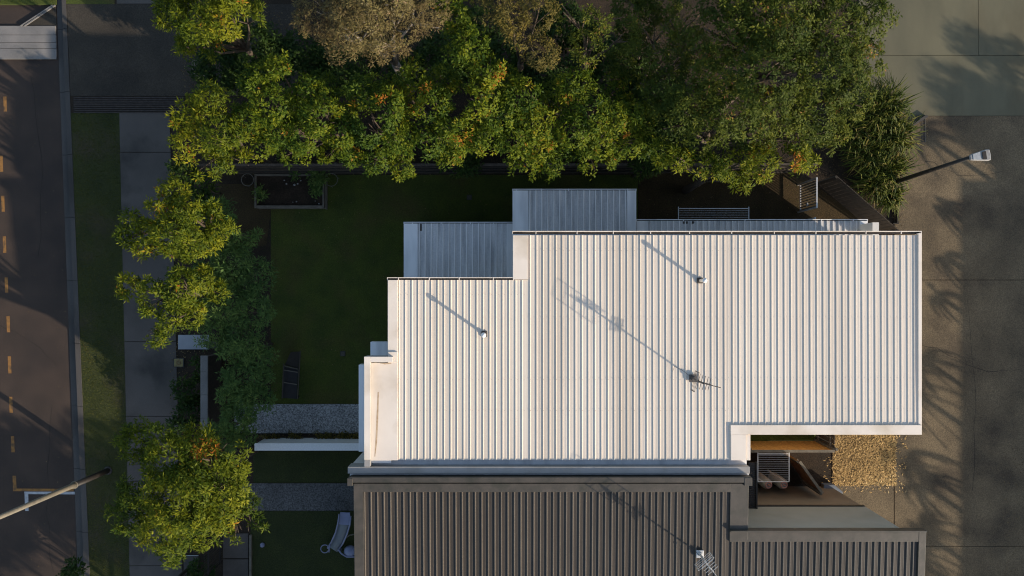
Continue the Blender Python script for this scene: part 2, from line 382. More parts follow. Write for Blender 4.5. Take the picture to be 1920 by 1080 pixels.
# ================================================================== SETTING: ground, road, paths
kl = lambda py: 103+.037*py       # road edge of the gutter
kr = lambda py: 124+.0415*py      # garden edge of the kerb
T0, T1 = -900, 2000               # rows far beyond the frame
struct('ground', MB().sheet([(-400,-400),(400,-400),(400,400),(-400,400)], -.16), 'far_ground')
struct('road', MB().sheet([(-60, yz(T0,0)), P(kl(T0),T0)[:2], P(kl(T1),T1)[:2], (-60, yz(T1,0))], -.12), 'asphalt')
struct('yard_ground', MB().sheet([P(kr(T0)-2,T0)[:2], (60,yz(T0,0)), (60,yz(T1,0)), P(kr(T1)-2,T1)[:2]], 0), 'soil')
mb = MB(); py = -300
while py < 1400:
    q = py+118
    a, b = kl(py), kl(q-.6); c, e = kr(py), kr(q-.6)
    f = .45
    mb.prism([P(a,py)[:2], P(a+(c-a)*f,py)[:2], P(b+(e-b)*f,q-.6)[:2], P(b,q-.6)[:2]], -.15, -.105)
    m0, m1 = a+(c-a)*f, b+(e-b)*f
    V = [P(m0,py)[:2], P(m1,q-.6)[:2], P(e,q-.6)[:2], P(c,py)[:2]]
    p0 = P(m0+3.5,py)[:2]; p1 = P(m1+3.5,q-.6)[:2]
    lo = -.104; hi = .02
    mb.add([(*V[0],lo),(*V[1],lo),(*p1,hi),(*p0,hi),(*V[2],hi),(*V[3],hi),(*V[2],-.15),(*V[3],-.15)], [(0,1,2,3),(3,2,4,5),(5,4,6,7),(0,3,5,7),(1,6,4,2)])
    py = q
struct('kerb', mb, 'kerb')
# line markings
mb = MB(); z = -.116
for x, y0, y1 in ((9,181,209),(2,292,322),(5,367,397),(8,443,474),(11.5,520,549),(15,593,623),(17.5,668,700),(20,744,774),(23.5,818,848)):
    mb.sheet([P(x-3,y0,z)[:2],P(x+3,y0,z)[:2],P(x+4,y1,z)[:2],P(x-2,y1,z)[:2]], z)
mb.sheet([P(23.5,892,z)[:2],P(30,892,z)[:2],P(31,916,z)[:2],P(138,916.5,z)[:2],P(138,921.5,z)[:2],P(24.5,921,z)[:2]], z)
struct('yellow_road_markings', mb, 'yellow_line')
z = -.114
struct('white_road_markings', MB().sheet([P(45,921.8,z)[:2],P(142,922,z)[:2],P(142,927,z)[:2],P(53,926.5,z)[:2],P(53.5,958,z)[:2],P(47,958,z)[:2],P(46,926,z)[:2]], z), 'white_line')
# raised concrete threshold across the road
mb = MB(); zt = -.06
for a, b in ((48.5,65),(65.8,79.4),(80.2,90.4),(91.2,110.5)):
    p = P(-1600,a,zt); q = P(102+.037*a,b,zt)
    mb.box(p[0],p[1],-.118,q[0],q[1],zt)
struct('raised_crossing', mb, 'deck_slab')
z = -.08
mb = MB()
mb.prism([P(44,48,z)[:2],P(104,11,z)[:2],P(106,48,z)[:2]], -.118, z)
struct('crossing_wedge', mb, 'worn_asphalt')
mb = MB()
for dx in (0,7): mb.bar(P(39+dx,49,-.06), P(99+dx*.7,10,-.06), .035, .06)
struct('crossing_edge_strips', mb, 'deck_slab')
struct('median_grass', MB().prism([P(-1600,7.5)[:2],P(104,7.5)[:2],P(98,-300)[:2],P(-1600,-300)[:2]], -.15, -.03), 'turf')
# verge grass, footpath, driveway crossover
M['verge_turf'] = mat('verge_turf', (.040,.046,.009), (.026,.032,.007), 1.2, 1., bump=.8, fine=.4, fscale=28, stain=(.055,.042,.022), stain_scale=.7, stain_amt=.85)
struct('verge', MB().sheet([P(kr(212),212)[:2],P(kr(T1),T1)[:2],P(300,T1)[:2],P(240,700)[:2],P(224,212)[:2]], .006), 'verge_turf')
struct('verge_far', MB().sheet([P(kr(T0),T0)[:2],P(kr(8),8)[:2],P(215,8)[:2],P(215,T0)[:2]], .006), 'turf')
mb = MB(); fl = lambda y: 224+.0225*(y-212); fr = lambda y: 318+.028*(y-212)
for a, b in ((212,285),(286.2,455),(456,640),(641,780),(781,920),(921,1060),(1061,1400),(1401,2000),(-420,-150),(-149,7)):
    mb.prism([P(fl(a),a)[:2],P(fr(a),a)[:2],P(fr(b),b)[:2],P(fl(b),b)[:2]], -.05, .018)
struct('footpath', mb, 'footpath')
struct('driveway_crossover', MB().prism([P(kr(8)+1,8)[:2],P(560,8)[:2],P(560,180)[:2],P(kr(180)+1,180)[:2]], -.05, .012), 'worn_asphalt')
mb = MB()
for i in range(9):
    a = 181.5+i*3.5; mb.pbox(138, a, 345, a+2.1, -.02, .03)
struct('grate_pavers', mb, 'dark_brick')
struct('entry_slab', MB().prism([P(334,628,.05)[:2],P(392,628,.05)[:2],P(392,655,.05)[:2],P(334,655,.05)[:2]], 0, .05), 'pale_slab')
# back lawns and paths
lawn = [P(*p)[:2] for p in ((508,392),(612,392),(612,328),(1196,328),(1196,470),(800,470),(800,757),(508,757))]
struct('lawn', MB().sheet(lawn, .010), 'turf')
struct('bare_lawn', MB().sheet([P(*p)[:2] for p in ((410,345),(507.5,345),(507.5,395),(500,460),(410,470))], .006), 'side_soil')
mb = MB()
for a, b in ((440,585),(586,800)): mb.prism([P(a,757.5)[:2],P(b,757.5)[:2],P(b,812)[:2],P(a,812)[:2]], 0, .03)
struct('aggregate_path', mb, 'aggregate')
struct('neighbour_path', MB().prism([P(455,906)[:2],P(800,906)[:2],P(800,957)[:2],P(455,957)[:2]], 0, .03), 'aggregate_dark')
M['front_turf'] = mat('front_turf', (.036,.042,.009), (.024,.030,.007), 1.2, 1., bump=.8, fine=.4, fscale=28)
struct('neighbour_lawn', MB().sheet([P(475,846)[:2],P(800,846)[:2],P(800,905)[:2],P(475,905)[:2]], .008), 'front_turf')
struct('play_lawn', MB().sheet([P(470,958)[:2],P(800,958)[:2],P(800,1300)[:2],P(470,1300)[:2]], .008), 'front_turf')
struct('side_yard', MB().sheet([P(*p)[:2] for p in ((1197,325),(1500,325),(1640,430),(1640,480),(1197,480))], .006), 'side_soil')
mb = MB()
for a, b in ((1000,1046),(1048,1110),(1112,1300)): mb.prism([P(419,a)[:2],P(466,a)[:2],P(466,b)[:2],P(419,b)[:2]], 0, .04)
mb.prism([P(345,1044)[:2],P(372,1044)[:2],P(372,1300)[:2],P(345,1300)[:2]], 0, .03)
struct('entry_pavers', mb, 'footpath')
# right: driveway, green slab
X9 = 60
mb = MB()
def slab(mb, x0,y0,x1,y1,z=.02): mb.prism([P(x0,y0)[:2],P(x1,y0)[:2],P(x1,y1)[:2],P(x0,y1)[:2]], -.06, z)
slab(mb, 1677,218,4200,524.4); slab(mb, 1677,525.6,4200,1023.5); slab(mb, 1677,1024.5,4200,T1)
struct('shared_driveway', mb, 'driveway')
mb = MB(); slab(mb, 1558,909.5,1675.4,1400)
struct('side_slab', mb, 'driveway')
struct('slab_joint', MB().prism([P(1675.4,815)[:2],P(1677,815)[:2],P(1677,1400)[:2],P(1675.4,1400)[:2]], -.05, .005), 'joint')
mb = MB(); slab(mb, 1610,104.8,4200,217.2,.03); slab(mb, 1610,-700,1833,104,.03); slab(mb, 1833.8,-700,4200,104,.03)
struct('green_slab', mb, 'green_slab')
struct('mulch_bed', MB().sheet([P(1560,790)[:2],P(1675,790)[:2],P(1675,908.5)[:2],P(1560,908.5)[:2]], .012), 'mulch')
struct('court_grass', MB().sheet([P(1380,790)[:2],P(1530,790)[:2],P(1530,826)[:2],P(1380,826)[:2]], .012), 'turf')

def crack(name, pts, z, wd=.012):
    mb = MB(); P_ = []
    for (a,b),(c,e) in zip(pts[:-1],pts[1:]):
        for t in range(5): P_.append((a+(c-a)*t/5+random.uniform(-3,3), b+(e-b)*t/5+random.uniform(-3,3)))
    for p,q in zip(P_[:-1],P_[1:]):
        p3 = Vector(P(*p,z)); q3 = Vector(P(*q,z)); n_ = Vector((-(q3-p3).y,(q3-p3).x,0)).normalized()*wd*random.uniform(.3,.7)
        mb.sheet([tuple((p3-n_)[:2]),tuple((p3+n_)[:2]),tuple((q3+n_)[:2]),tuple((q3-n_)[:2])], z+random.uniform(0,.0006))
    return mb
mb = MB()
for pts in (((1700,640),(1760,655),(1850,700),(1930,690)),((1812,560),(1830,760),(1822,960)),((1735,300),(1800,330),(1900,322))):
    c_ = crack('c', pts, .0225); mb.add(c_.v, c_.f)
struct('driveway_cracks', mb, 'joint')
mb = MB()
for pts in (((60,140),(80,330),(72,520)),((-20,600),(60,640),(120,700)),((95,760),(88,960),(100,1100))):
    c_ = crack('c', pts, -.1175); mb.add(c_.v, c_.f)
struct('road_cracks', mb, 'joint')
# loose ground cover (uncountable)
def scatter(name, polys, per_m2, L, Wd, z, m, kind='blade', tone=(.1,.9), fn=None):
    Vs = []; Ts = []
    for (x0,y0,x1,y1) in polys:
        a = P(x0,y0); b = P(x1,y1); n = int(abs(b[0]-a[0])*abs(b[1]-a[1])*per_m2)
        p = np.stack([RNG.uniform(min(a[0],b[0]),max(a[0],b[0]),n), RNG.uniform(min(a[1],b[1]),max(a[1],b[1]),n), np.full(n,z)],1)
        if fn is not None: p = p[fn(p)]
        n = len(p)
        ang = RNG.uniform(0,2*np.pi,n); l = L*RNG.uniform(.5,1.3,n)
        d = np.stack([np.cos(ang),np.sin(ang),np.zeros(n)],1); s = np.stack([-np.sin(ang),np.cos(ang),np.zeros(n)],1)
        t = np.clip(RNG.uniform(tone[0],tone[1],n)*.6+.2+.25*wobble(p,1.9,.4)+.15*wobble(p,.8,2.), 0, 1)
        if kind == 'blade':
            up = RNG.uniform(.35,1.1,n)[:,None]*np.array([0,0,1.])
            V = np.stack([p-s*Wd/2, p+s*Wd/2, p+(d+up)*l[:,None]*.7],1).reshape(-1,3); k = 3
        else:
            th = RNG.uniform(.002,.022,n)[:,None]*np.array([0,0,1.]); tl = RNG.uniform(-.3,.3,n)[:,None]*np.array([0,0,1.])*l[:,None]
            w_ = Wd*RNG.uniform(.5,1.2,n)[:,None]
            c = p+th
            V = np.stack([c-d*l[:,None]/2, c+s*w_/2+tl*.2, c+d*l[:,None]/2+tl*.5+np.array([0,0,.004]), c-s*w_/2-tl*.1],1).reshape(-1,3); k = 4
        Vs.append(V); Ts.append(t)
    o = np_mesh(name, np.concatenate(Vs), k, np.concatenate(Ts), m); tag(o, kind='stuff'); return o
def in_verge(p):
    px = p[:,0]/k_at(0)+960; py = 540-p[:,1]/k_at(0)
    return (px > 124+.0415*py+2) & (px < 224+.0225*(py-212))
scatter('verge_grass', [(130,213,260,1180)], 520, .075, .014, .006, 'verge_blade', fn=in_verge)
scatter('median_grass_blades', [(-80,-80,103,7)], 420, .07, .014, -.03, 'verge_blade')
scatter('lawn_grass', [(509,393,611,757),(612,329,800,757),(800,329,1195,450)], 300, .045, .012, .010, 'turf_blade')
scatter('front_lawn_grass', [(475,847,800,904),(470,959,700,1120)], 260, .045, .012, .010, 'leaf_under')
scatter('bare_patch_grass', [(410,345,508,470),(1197,326,1500,430),(1380,792,1465,826)], 130, .05, .012, .008, 'verge_blade')
scatter('bark_chips', [(1562,792,1680,910)], 1000, .12, .030, .012, 'chip', 'chip')
scatter('spilled_chips', [(1540,792,1700,925)], 55, .09, .03, .03, 'chip', 'chip')
scatter('leaf_litter', [(340,20,1650,330),(320,480,520,830),(1600,200,1690,430),(480,813,670,829)], 75, .07, .035, .012, 'litter', 'chip')
scatter('lawn_clippings', [(509,393,760,757),(612,329,960,410),(1200,330,1500,405)], 5, .05, .03, .03, 'litter', 'chip', tone=(.6,1.))
scatter('road_litter', [(-40,500,140,1100),(-40,100,100,500)], 1.6, .05, .03, -.118, 'litter', 'chip', tone=(.8,1.))
scatter('driveway_litter', [(1880,840,1960,1100),(1680,380,1700,430),(1690,220,1740,300)], 45, .05, .03, .022, 'litter', 'chip', tone=(.5,1.))

# ================================================================== WHITE HOUSE
hs = thing('house', (2.5, -2.5, 0), 'white townhouse with ribbed steel roof, the larger pale roof in the middle', 'house')
def zr(py): return 5.22+.05*(py-437)/430
# walls (two storeys, with set-back ground floor)
mb = MB()
xl, xm, xr = xz(735,5.1), xz(968,5.1), xz(1716,5.1)
yt, ys, yb = yz(446,5.1), yz(531,5.1), yz(868,5.3)
mb.box(xm, yb+.9, 0, 10.72, yt, 5.08); mb.box(10.721, yb+.901, 0, xr-.02, 0, 5.079); mb.box(10.721, .001, 0, xr-.02, yt-.001, 2.80); mb.box(xl, yb, 0, xm+.002, ys, 5.08); mb.box(xm+.001, yb+.0, 0, xz(1376,5.1), yb+.9, 5.078)
mb.box(xz(694,5.1), yb+.001, 0, xl+.001, yz(680,5.1), 5.3)
mb.build('wall', 'white_render', hs)
# windows on the faces one can step round to
def window(parent, x, y, z, ww, hh, axis, sgn):
    f = MB(); t = .05
    def bx(m_, u0, u1, v0, v1, d0, d1):
        if axis == 'x': m_.box(x+u0, y+sgn*d0, z+v0, x+u1, y+sgn*d1, z+v1)
        else: m_.box(x+sgn*d0, y+u0, z+v0, x+sgn*d1, y+u1, z+v1)
    bx(f,-ww/2,ww/2,-.05,.0,.003,.05); bx(f,-ww/2,ww/2,hh,hh+.05,.003,.05)
    bx(f,-ww/2,-ww/2+.05,0,hh,.003,.05); bx(f,ww/2-.05,ww/2,0,hh,.003,.05); bx(f,-.02,.02,0,hh,.004,.045)
    o = f.build('window', 'dark_trim', parent)
    g = MB(); bx(g,-ww/2+.05,ww/2-.05,0,hh,.002,.02); g.build('pane', 'glass', o)
for yy in (-1.2,-3.2): window(hs, xl, yy, 3.2, 1.3, 1.3, 'y', -1)
window(hs, xl, -1.8, .3, 2.4, 2.1, 'y', -1)
for xx in (3., 6., 9.): window(hs, xx, yt, 3.9, 1.2, .8, 'x', 1)
for yy in (-.6,-2.6): window(hs, xr-.02, yy, 3.3, 1.4, 1.2, 'y', 1)
g = MB(); g.box(xr-.02, -3.6, .05, xr+.03, .6, 2.4)
for i in range(5): g.box(xr+.031, -3.58, .1+i*.46, xr+.045, .58, .1+i*.46+.4)
g.build('garage_door', 'cream', hs)
# main roof, in two sheets because of the step
rf = MB()
a = ribs(xz(745,5.25), xz(990,5.25), 525, 862, zr(525), zr(862), first=.03, hr=.0215); rf.add(a.v, a.f, a.mi)
a = ribs(xz(990,5.25)+.0005, xz(1370,5.25), 441, 862, zr(441), zr(862), first=.045, hr=.0215); rf.add(a.v, a.f, a.mi)
a = ribs(xz(1370,5.25)+.0005, xz(1722,5.25), 441, 797, zr(441), zr(797), first=.045, hr=.0215); rf.add(a.v, a.f, a.mi)
roof = rf.build('roof', ['white_steel','white_steel'], hs)
def strip(mb, px0,py0,px1,py1,z,th=.04,z2=None):
    p = P(px0,py0,z); q = P(px1,py1,z); mb.box(p[0],p[1],z-th,q[0],q[1],z)
def piece(nm, m_, par, *a):
    mb_ = MB(); strip(mb_, *a); return mb_.build(nm, m_, par, bevel=.006)
piece('flashing','white_flash',roof,727,525,745.5,664,5.29,.12)          # left verge
piece('flashing','white_flash',roof,961.5,441,989.5,524,5.275,.12)        # step verge
piece('flashing','white_flash',roof,1722,437,1728.5,796.5,5.285,.2)       # right verge
piece('flashing','white_flash',roof,1370,797,1728.5,815,5.315,.12)        # courtyard edge
piece('flashing','white_flash',roof,1370.5,815.2,1399,863,5.317,.12)
piece('flashing','white_flash',roof,1399.2,815.4,1407,863,5.28,.1)
piece('flashing','white_flash',roof,692,680,745.5,863,5.315,.1)           # flat tray at the left
piece('flashing','white_flash',roof,727.2,660,745,680,5.33,.1)
pp = MB()
piece('valley_gutter','pale_steel',hs,694.5,861,1400,876.5,5.10,.05)
piece('parapet','parapet',hs,683,669,694,875,5.50,.5); piece('parapet','parapet',hs,694.2,669.2,736,678.5,5.498,.5)
strip(pp, 652,875.3,1406,888,5.40,.5); pp.build('parapet', 'parapet', hs, bevel=.006)
pw = MB(); strip(pw, 684,876,1404,887,4.89,4.8); pw.build('party_wall', 'white_render', hs)
# recolour: the parapet by the tray is the same white sheet as the roof
pw = MB(); piece('parapet_cap','white_flash',hs,682.6,668.6,694.4,862,5.522,.02); piece('parapet_cap','white_flash',hs,694.6,668.8,736.3,678.8,5.52,.02)
g = MB(); zg = 5.27
def gutter(mb, dark, px0, px1, py, z, wd=4.0, brackets=()):
    p = P(px0,py,z); q = P(px1,py+wd,z)
    mb.box(p[0],p[1],z-.14,q[0],p[1]-.022,z)
    mb.box(p[0],p[1]-.022,z-.14,q[0],q[1],z-.12)
    mb.box(p[0]-.004,p[1]+.001,z-.141,p[0]+.012,q[1],z+.001); mb.box(q[0]-.012,p[1]+.001,z-.141,q[0]+.004,q[1],z+.001)
    for bx_ in brackets: c = P(bx_,py,z); mb.box(c[0]-.012,c[1]+.002,z-.02,c[0]+.012,q[1],z+.006)
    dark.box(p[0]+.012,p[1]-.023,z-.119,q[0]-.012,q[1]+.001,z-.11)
dk = MB()
gutter(g, dk, 961, 1728, 433, zg, 5.5, (1005,1082,1150,1220,1293,1372,1452,1530,1624,1690))
gutter(g, dk, 726, 963, 520, zg, 5.5, (747,805,861,925))
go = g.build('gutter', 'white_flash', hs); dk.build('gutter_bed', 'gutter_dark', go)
# fixings: rows of screws across the ribs
sc = MB()
for r_, (p0,p1) in ((470,(995,1720)),(598,(750,1720)),(712,(750,1720)),(770,(750,1720)),(552,(750,990))):
    z = zr(r_)+.036; x = xz(990,5.25)+.045+.0315; x -= .19*math.floor((x-xz(p0,z))/.19)
    while x < xz(p1,z): y = yz(r_,z); sc.box(x-.006,y-.006,z-.003,x+.006,y+.006,z+.004); x += .19
tag(sc.build('roof_screws', 'timber_grey', roof), kind='stuff')
st = MB(); zt_ = 5.3165
q = [P(u,v,zt_)[:2] for u,v in ((708,735),(710.5,735),(709,790),(707,830),(703.5,856),(702,856),(704,825),(706,780))]
st.sheet(q, zt_)
st.sheet([P(u,v,zt_)[:2] for u,v in ((712,681.5),(733,679.8),(734,682),(722,683.2))], zt_+.0005)
st.build('water_stain', 'rust_stain', roof)
# vent pipes
for (px, py) in ((908,626),(1312,526)):
    z = zr(py); x, y, _ = P(px, py, z)
    v = MB().tube([(x,y,z-.05),(x,y,z+.60)], .045, 12).build('vent_pipe', 'white_flash', hs, True)
    MB().tube([(x,y,z+.58),(x,y,z+.61),(x,y,z+.68)], [.05,.075,.06], 12).build('cowl', 'white_paint', v, True)
    MB().box(x-.085,y-.085,z-.01,x+.085,y+.085,z+.045).box(x-.05,y-.05,z+.045,x+.05,y+.05,z+.09).build('pipe_flashing', 'gutter_dark', v, bevel=.01)
# lower roofs
def low_roof(name, px0, px1, py0, py1, z, fl_px, fr_px, brackets, gap=None):
    zb = z+.06
    mb = ribs(xz(fl_px,z), xz(fr_px,z), py0+3, py1, z, zb, first=.04, hr=.036)
    o = mb.build(name, ['pale_steel','low_roof_pan'], hs)
    f = MB()
    piece('flashing','pale_steel',o,px0,py0+3,fl_px,py1,z+.045,.16); piece('flashing','pale_steel',o,fr_px,py0+3,px1,py1,z+.045,.16)
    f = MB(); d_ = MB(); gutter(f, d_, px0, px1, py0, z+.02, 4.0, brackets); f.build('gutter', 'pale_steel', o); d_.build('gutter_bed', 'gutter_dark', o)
    if gap:
        f = MB()
        for a_, b_ in gap: strip(f, a_, py0+4, b_, py1, z+.006, .004)
        f.build('leaf_debris', 'gutter_dark', o)
low_roof('lower_roof', 757, 962, 416, 560, 3.00, 783, 950, (773,827,882,925), ((786.5,791),))
low_roof('lower_roof', 961, 1193, 354, 470, 3.25, 990, 1176, (968,1015,1066,1127,1177))
low_roof('lower_roof', 1193.6, 1627, 411, 470, 2.95, 1215, 1612, (1282,1397,1475,1540,1600), ((1280,1284),(1286,1289.5),(1297,1302)))
lw = MB(); lw.box(xz(764,2.8), yz(560,3), 0, xz(955,2.8), yz(423,2.8), 2.83); lw.box(xz(968,3.1), yz(470,3), 0, xz(1186,3.1), yz(362,3.1), 3.08)
lw.box(xz(1200,2.8), yz(470,3), 0, xz(1618,2.8), yz(418,2.8), 2.78)
lo_w = lw.build('lower_wall', 'white_render', hs)
window(hs, xz(1080,3), yz(362,3.1), 1., 2., 1.1, 'x', 1); window(hs, xz(850,3), yz(423,2.8), .2, 2.2, 2., 'x', 1)
bl = MB(); strip(bl, 1636,417,1648,444,3.9,3.9); bl.build('blade_wall', 'white_render', hs)
bl = MB(); strip(bl, 1628,418,1635.5,470,3.0,.2); bl.build('downpipe_box', 'grey_render', hs)
hd = MB(); strip(hd, 694.5,641,728,670,4.3,.3); hd.build('window_hood', 'pale_steel', hs, bevel=.008)
hd = MB(); strip(hd, 672.5,684,700,847,4.75,.35); hd.build('balcony_hood', 'pale_steel', hs, bevel=.008)
sw = MB()
a_ = P(652,888,5.7); sw.box(xz(652,5.4)+.02, yz(888,5.4)+.01, 0, xz(684,5.4), yz(877,5.4)-.01, 4.88); sw.build('party_wall_end', 'white_render', hs)

# ================================================================== NEIGHBOUR HOUSE
nb = thing('house', (2.5, -8.6, 0), 'neighbouring townhouse with dark brown ribbed steel roof at the bottom', 'house')
def zn(py): return 5.45-.17*(py-905)/175
zE = lambda py: zn(py)
r_ = MB()
XL, XR, XW = xz(681,5.5), xz(1370,5.5), xz(1723,5.40)
PB = 1145
a = ribs(XL, XR, 921, PB, zn(921), zn(PB), first=-.0, pitch=.1895, hr=.032, wb=.046, wt=.020); r_.add(a.v,a.f,a.mi)
a = ribs(XR+.0005, XW, 1014, PB, zn(1014), zn(PB), first=.05, pitch=.1895, hr=.032, wb=.046, wt=.020); r_.add(a.v,a.f,a.mi)
nroof = r_.build('roof', ['brown_steel','brown_pan'], nb)  # crests coloured lighter and pans darker to carry the sunlit rib lines
f = MB()
def slope_strip(mb, x0, x1, py0, py1, up=.045):
    a = P(0,py0,zn(py0)); b = P(0,py1,zn(py1)); z0 = zn(py0)+up; z1 = zn(py1)+up
    mb.add([(x0,a[1],z0),(x0,b[1],z1),(x1,b[1],z1),(x1,a[1],z0),(x0,a[1],z0-.2),(x0,b[1],z1-.2),(x1,b[1],z1-.2),(x1,a[1],z0-.2)],
       [(0,1,2,3),(4,7,6,5),(0,4,5,1),(2,6,7,3),(0,3,7,4),(1,5,6,2)])
for a_ in ((xz(662,5.55), XL-.001, 906, PB), (XL, XR-.002, 906, 922, .046), (XR-.001, xz(1405,5.55), 906, 1012), (XR+.003, XW-.002, 997, 1015, .044), (XW-.001, xz(1736.5,5.4), 995.5, PB, .05)):
    f = MB(); slope_strip(f, *a_); f.build('flashing', 'brown_flash', nroof, bevel=.006)
pc = MB(); strip(pc, 655,895,1408,905,5.55,.42); strip(pc, 651,897,661,911,5.56,.4); strip(pc, 1396,896,1410.5,911,5.558,.4); pc.build('parapet_cap', 'brown_flash', nb, bevel=.006)
pf = MB(); strip(pf, 656,888.3,1404,895.6,5.22,4.5); pf.build('parapet_face', 'pale_steel', nb)
yn = -7.085
nw = MB(); nw.box(xz(672,5.4), -9.4, 0, xz(1396,5.4), yz(912,5.5), 5.1)
nw.build('wall', 'grey_render', nb)
xc = 11.45
w2 = MB(); w2.box(xz(1396,5.4)+.001, -9.4, 2.78, xc, yn, 5.19); w2.build('upper_wall', 'grey_render', nb)
w3 = MB(); w3.box(xz(1396,5.4)+.001, -9.4+.01, 0, xc-.03, yn-.03, 2.66); w3.build('lower_wall', 'tan_render', nb)
w4 = MB(); w4.box(xz(1396,5.4)+.002, -9.4+.005, 2.661, xc-.01, yn+.03, 2.779); w4.build('floor_band', 'dark_trim', nb)
fa = MB(); fa.box(XR, yn+.0, 5.195, xz(1735,5.4), yn+.04, 5.50); fa.build('fascia', 'brown_flash', nb)
aw = MB()
for i in range(22): c = 868+i*4; strip(aw, 1404,c,1420,c+3.1,3.0,.05)
strip(aw, 1418,867,1420.5,956,3.06,.1); aw.build('slatted_awning', 'dark_trim', nb)
mt = MB(); mt.box(7.95, yn-.03, 1.55, 8.2, yn+.02, 1.66); mt.build('wall_vent', 'dark_trim', nb)
# wall of slab step
MBs = MB().prism([P(1545,909,.3)[:2],P(1564,909,.3)[:2],P(1580,922,.3)[:2],P(1580,930,.3)[:2],P(1545,930,.3)[:2]], 0, .30)
o = tag(MBs.build('concrete_step', 'slate', bevel=.01), 'low grey concrete step against the tan wall beside the diagonal fence', 'step')

# ================================================================== ROOF ANTENNAS
def antenna(px, py, z, label, hm, ang, seed, am='alu'):
    random.seed(seed)
    x, y, _ = P(px, py, z); t = thing('tv_antenna', (x, y, z), label, 'antenna', 'antennas on the roofs')
    MB().tube([(x,y,z-.02),(x,y,z+hm)], .024, 8).build('mast', am, t, True)
    MB().box(x-.11,y-.11,z+.0,x+.11,y+.11,z+.05).box(x-.05,y-.05,z+.05,x+.05,y+.05,z+.11).build('base_plate', am, t, bevel=.008)
    ca, sa = math.cos(ang), math.sin(ang)
    for j, (hz, L0, L1, n, ln) in enumerate(((hm-.06,-.22,.50,8,.15),(hm-.42,-.10,.32,5,.22))):
        b = MB().tube([(x+ca*L0,y+sa*L0,z+hz),(x+ca*L1,y+sa*L1,z+hz)], .011, 6).build('boom', am, t)
        e = MB()
        for i in range(n):
            s = L0+.05+(L1-L0-.1)*i/(n-1)
            q = Vector((x+ca*s, y+sa*s, z+hz)); l = ln*(1-.04*i)
            if j == 0: e.tube([q+Vector((0,0,-l)), q+Vector((0,0,l))], .010, 5)
            else: e.tube([q+Vector((sa,-ca,0))*l, q-Vector((sa,-ca,0))*l], .009, 5)
        if j == 0:
            for sg in (-1,1):
                for q2 in (-.24,-.12,0,.12,.24):
                    s = L0-.02
                    e.tube([(x+ca*s-sa*sg*.02-sa*.26*sg, y+sa*s+ca*sg*.02+ca*.26*sg, z+hz+q2),(x+ca*s+sa*.0, y+sa*s, z+hz+q2)], .006, 5)
                e.tube([(x+ca*(L0-.02)-sa*.27*sg, y+sa*(L0-.02)+ca*.27*sg, z+hz-.22),(x+ca*(L0-.02)-sa*.27*sg, y+sa*(L0-.02)+ca*.27*sg, z+hz+.22)], .013, 5)
        e.build('elements', am, b)
    # stray coax loops
    pts = [(x-.02, y, z+.5), (x-.10,y+.06,z+.18), (x-.32,y+.24,z+.05), (x-.55,y+.35,z+.05), (x-.60,y+.20,z+.05)]
    MB().tube(pts, .006, 5).build('cable', 'dark_trim', t)
antenna(1299, 709, zr(709)+.03, 'tall television antenna on the white roof, with long shadow', 1.34, R(-14), 3, 'dark_metal')
antenna(1312, 1038, zn(1038)+.04, 'pale television antenna on the dark brown roof', 1.25, R(-50), 4)
random.seed(21)

# ================================================================== FENCES AND WALLS
def paling_fence(name, label, cat, a, b, hgt, m, mrail, side=1, pw=.09, gap=.012, rails=(.35,1.5), cap=True, post=None, group=None):
    a = Vector((a[0],a[1],0)); b = Vector((b[0],b[1],0)); t = (b-a).normalized(); nrm_ = Vector((-t.y,t.x,0))*side
    th = thing(name, a, label, cat, group); L = (b-a).length
    p = MB(); s = pw/2; 
    while s < L:
        c = a+t*s; dz = random.uniform(-.012,.012); p.bar(c+Vector((0,0,.03)), c+Vector((0,0,hgt+dz)), pw, .016, up=tuple(nrm_)); s += pw+gap
    p.build('palings', m, th)
    for rz in rails:
        MB().bar(a+nrm_*.03+Vector((0,0,rz)), b+nrm_*.03+Vector((0,0,rz)), .035, .075).build('rail', mrail, th)
    if cap: MB().bar(a+Vector((0,0,hgt+.03)), b+Vector((0,0,hgt+.03)), .09, .03).build('capping', mrail, th)
    n = max(1, round(L/2.4))
    for i in range(n+1):
        c = a+t*(L*i/n)-nrm_*.05
        MB().bar(c, c+Vector((0,0,hgt+(.0 if cap else .05))), .09, .07, up=tuple(nrm_)).build('post', mrail, th)
    return th
yF = yz(325,0)
paling_fence('timber_fence', 'long dark timber fence behind the lawn, under the tree row', 'fence', (xz(410,0),yF), (xz(1494,0),yF+.02), 1.9, 'timber_dark', 'fence_brown', side=-1, rails=(.3,1.0,1.6))
paling_fence('timber_fence', 'diagonal brown paling fence at the angled corner beside the strappy plants', 'fence', P(1532,343)[:2], P(1640,437)[:2], 1.75, 'fence_brown', 'timber_dark', side=1, pw=.13, gap=.02, rails=(.4,1.35), cap=False)
paling_fence('timber_fence', 'orange timber paling fence lit in the courtyard at the right', 'fence', (xz(1380,0),-5.49), (10.86,-5.49), 1.75, 'timber_orange', 'white_paint' if False else 'timber_grey', side=-1, rails=(.35,1.45))
paling_fence('timber_fence', 'short return of brown paling fence ending at the bark mulch', 'fence', (10.87,-5.44), (10.87,-4.2), 1.75, 'fence_brown', 'timber_grey', side=1, pw=.14, gap=.03, rails=(.35,1.45), cap=False)
paling_fence('timber_fence', 'diagonal reddish timber fence in the shaded neighbouring courtyard', 'fence', P(1466,845)[:2], P(1506,901)[:2], 1.75, 'timber_brown', 'timber_grey', side=1, rails=(.35,1.45))
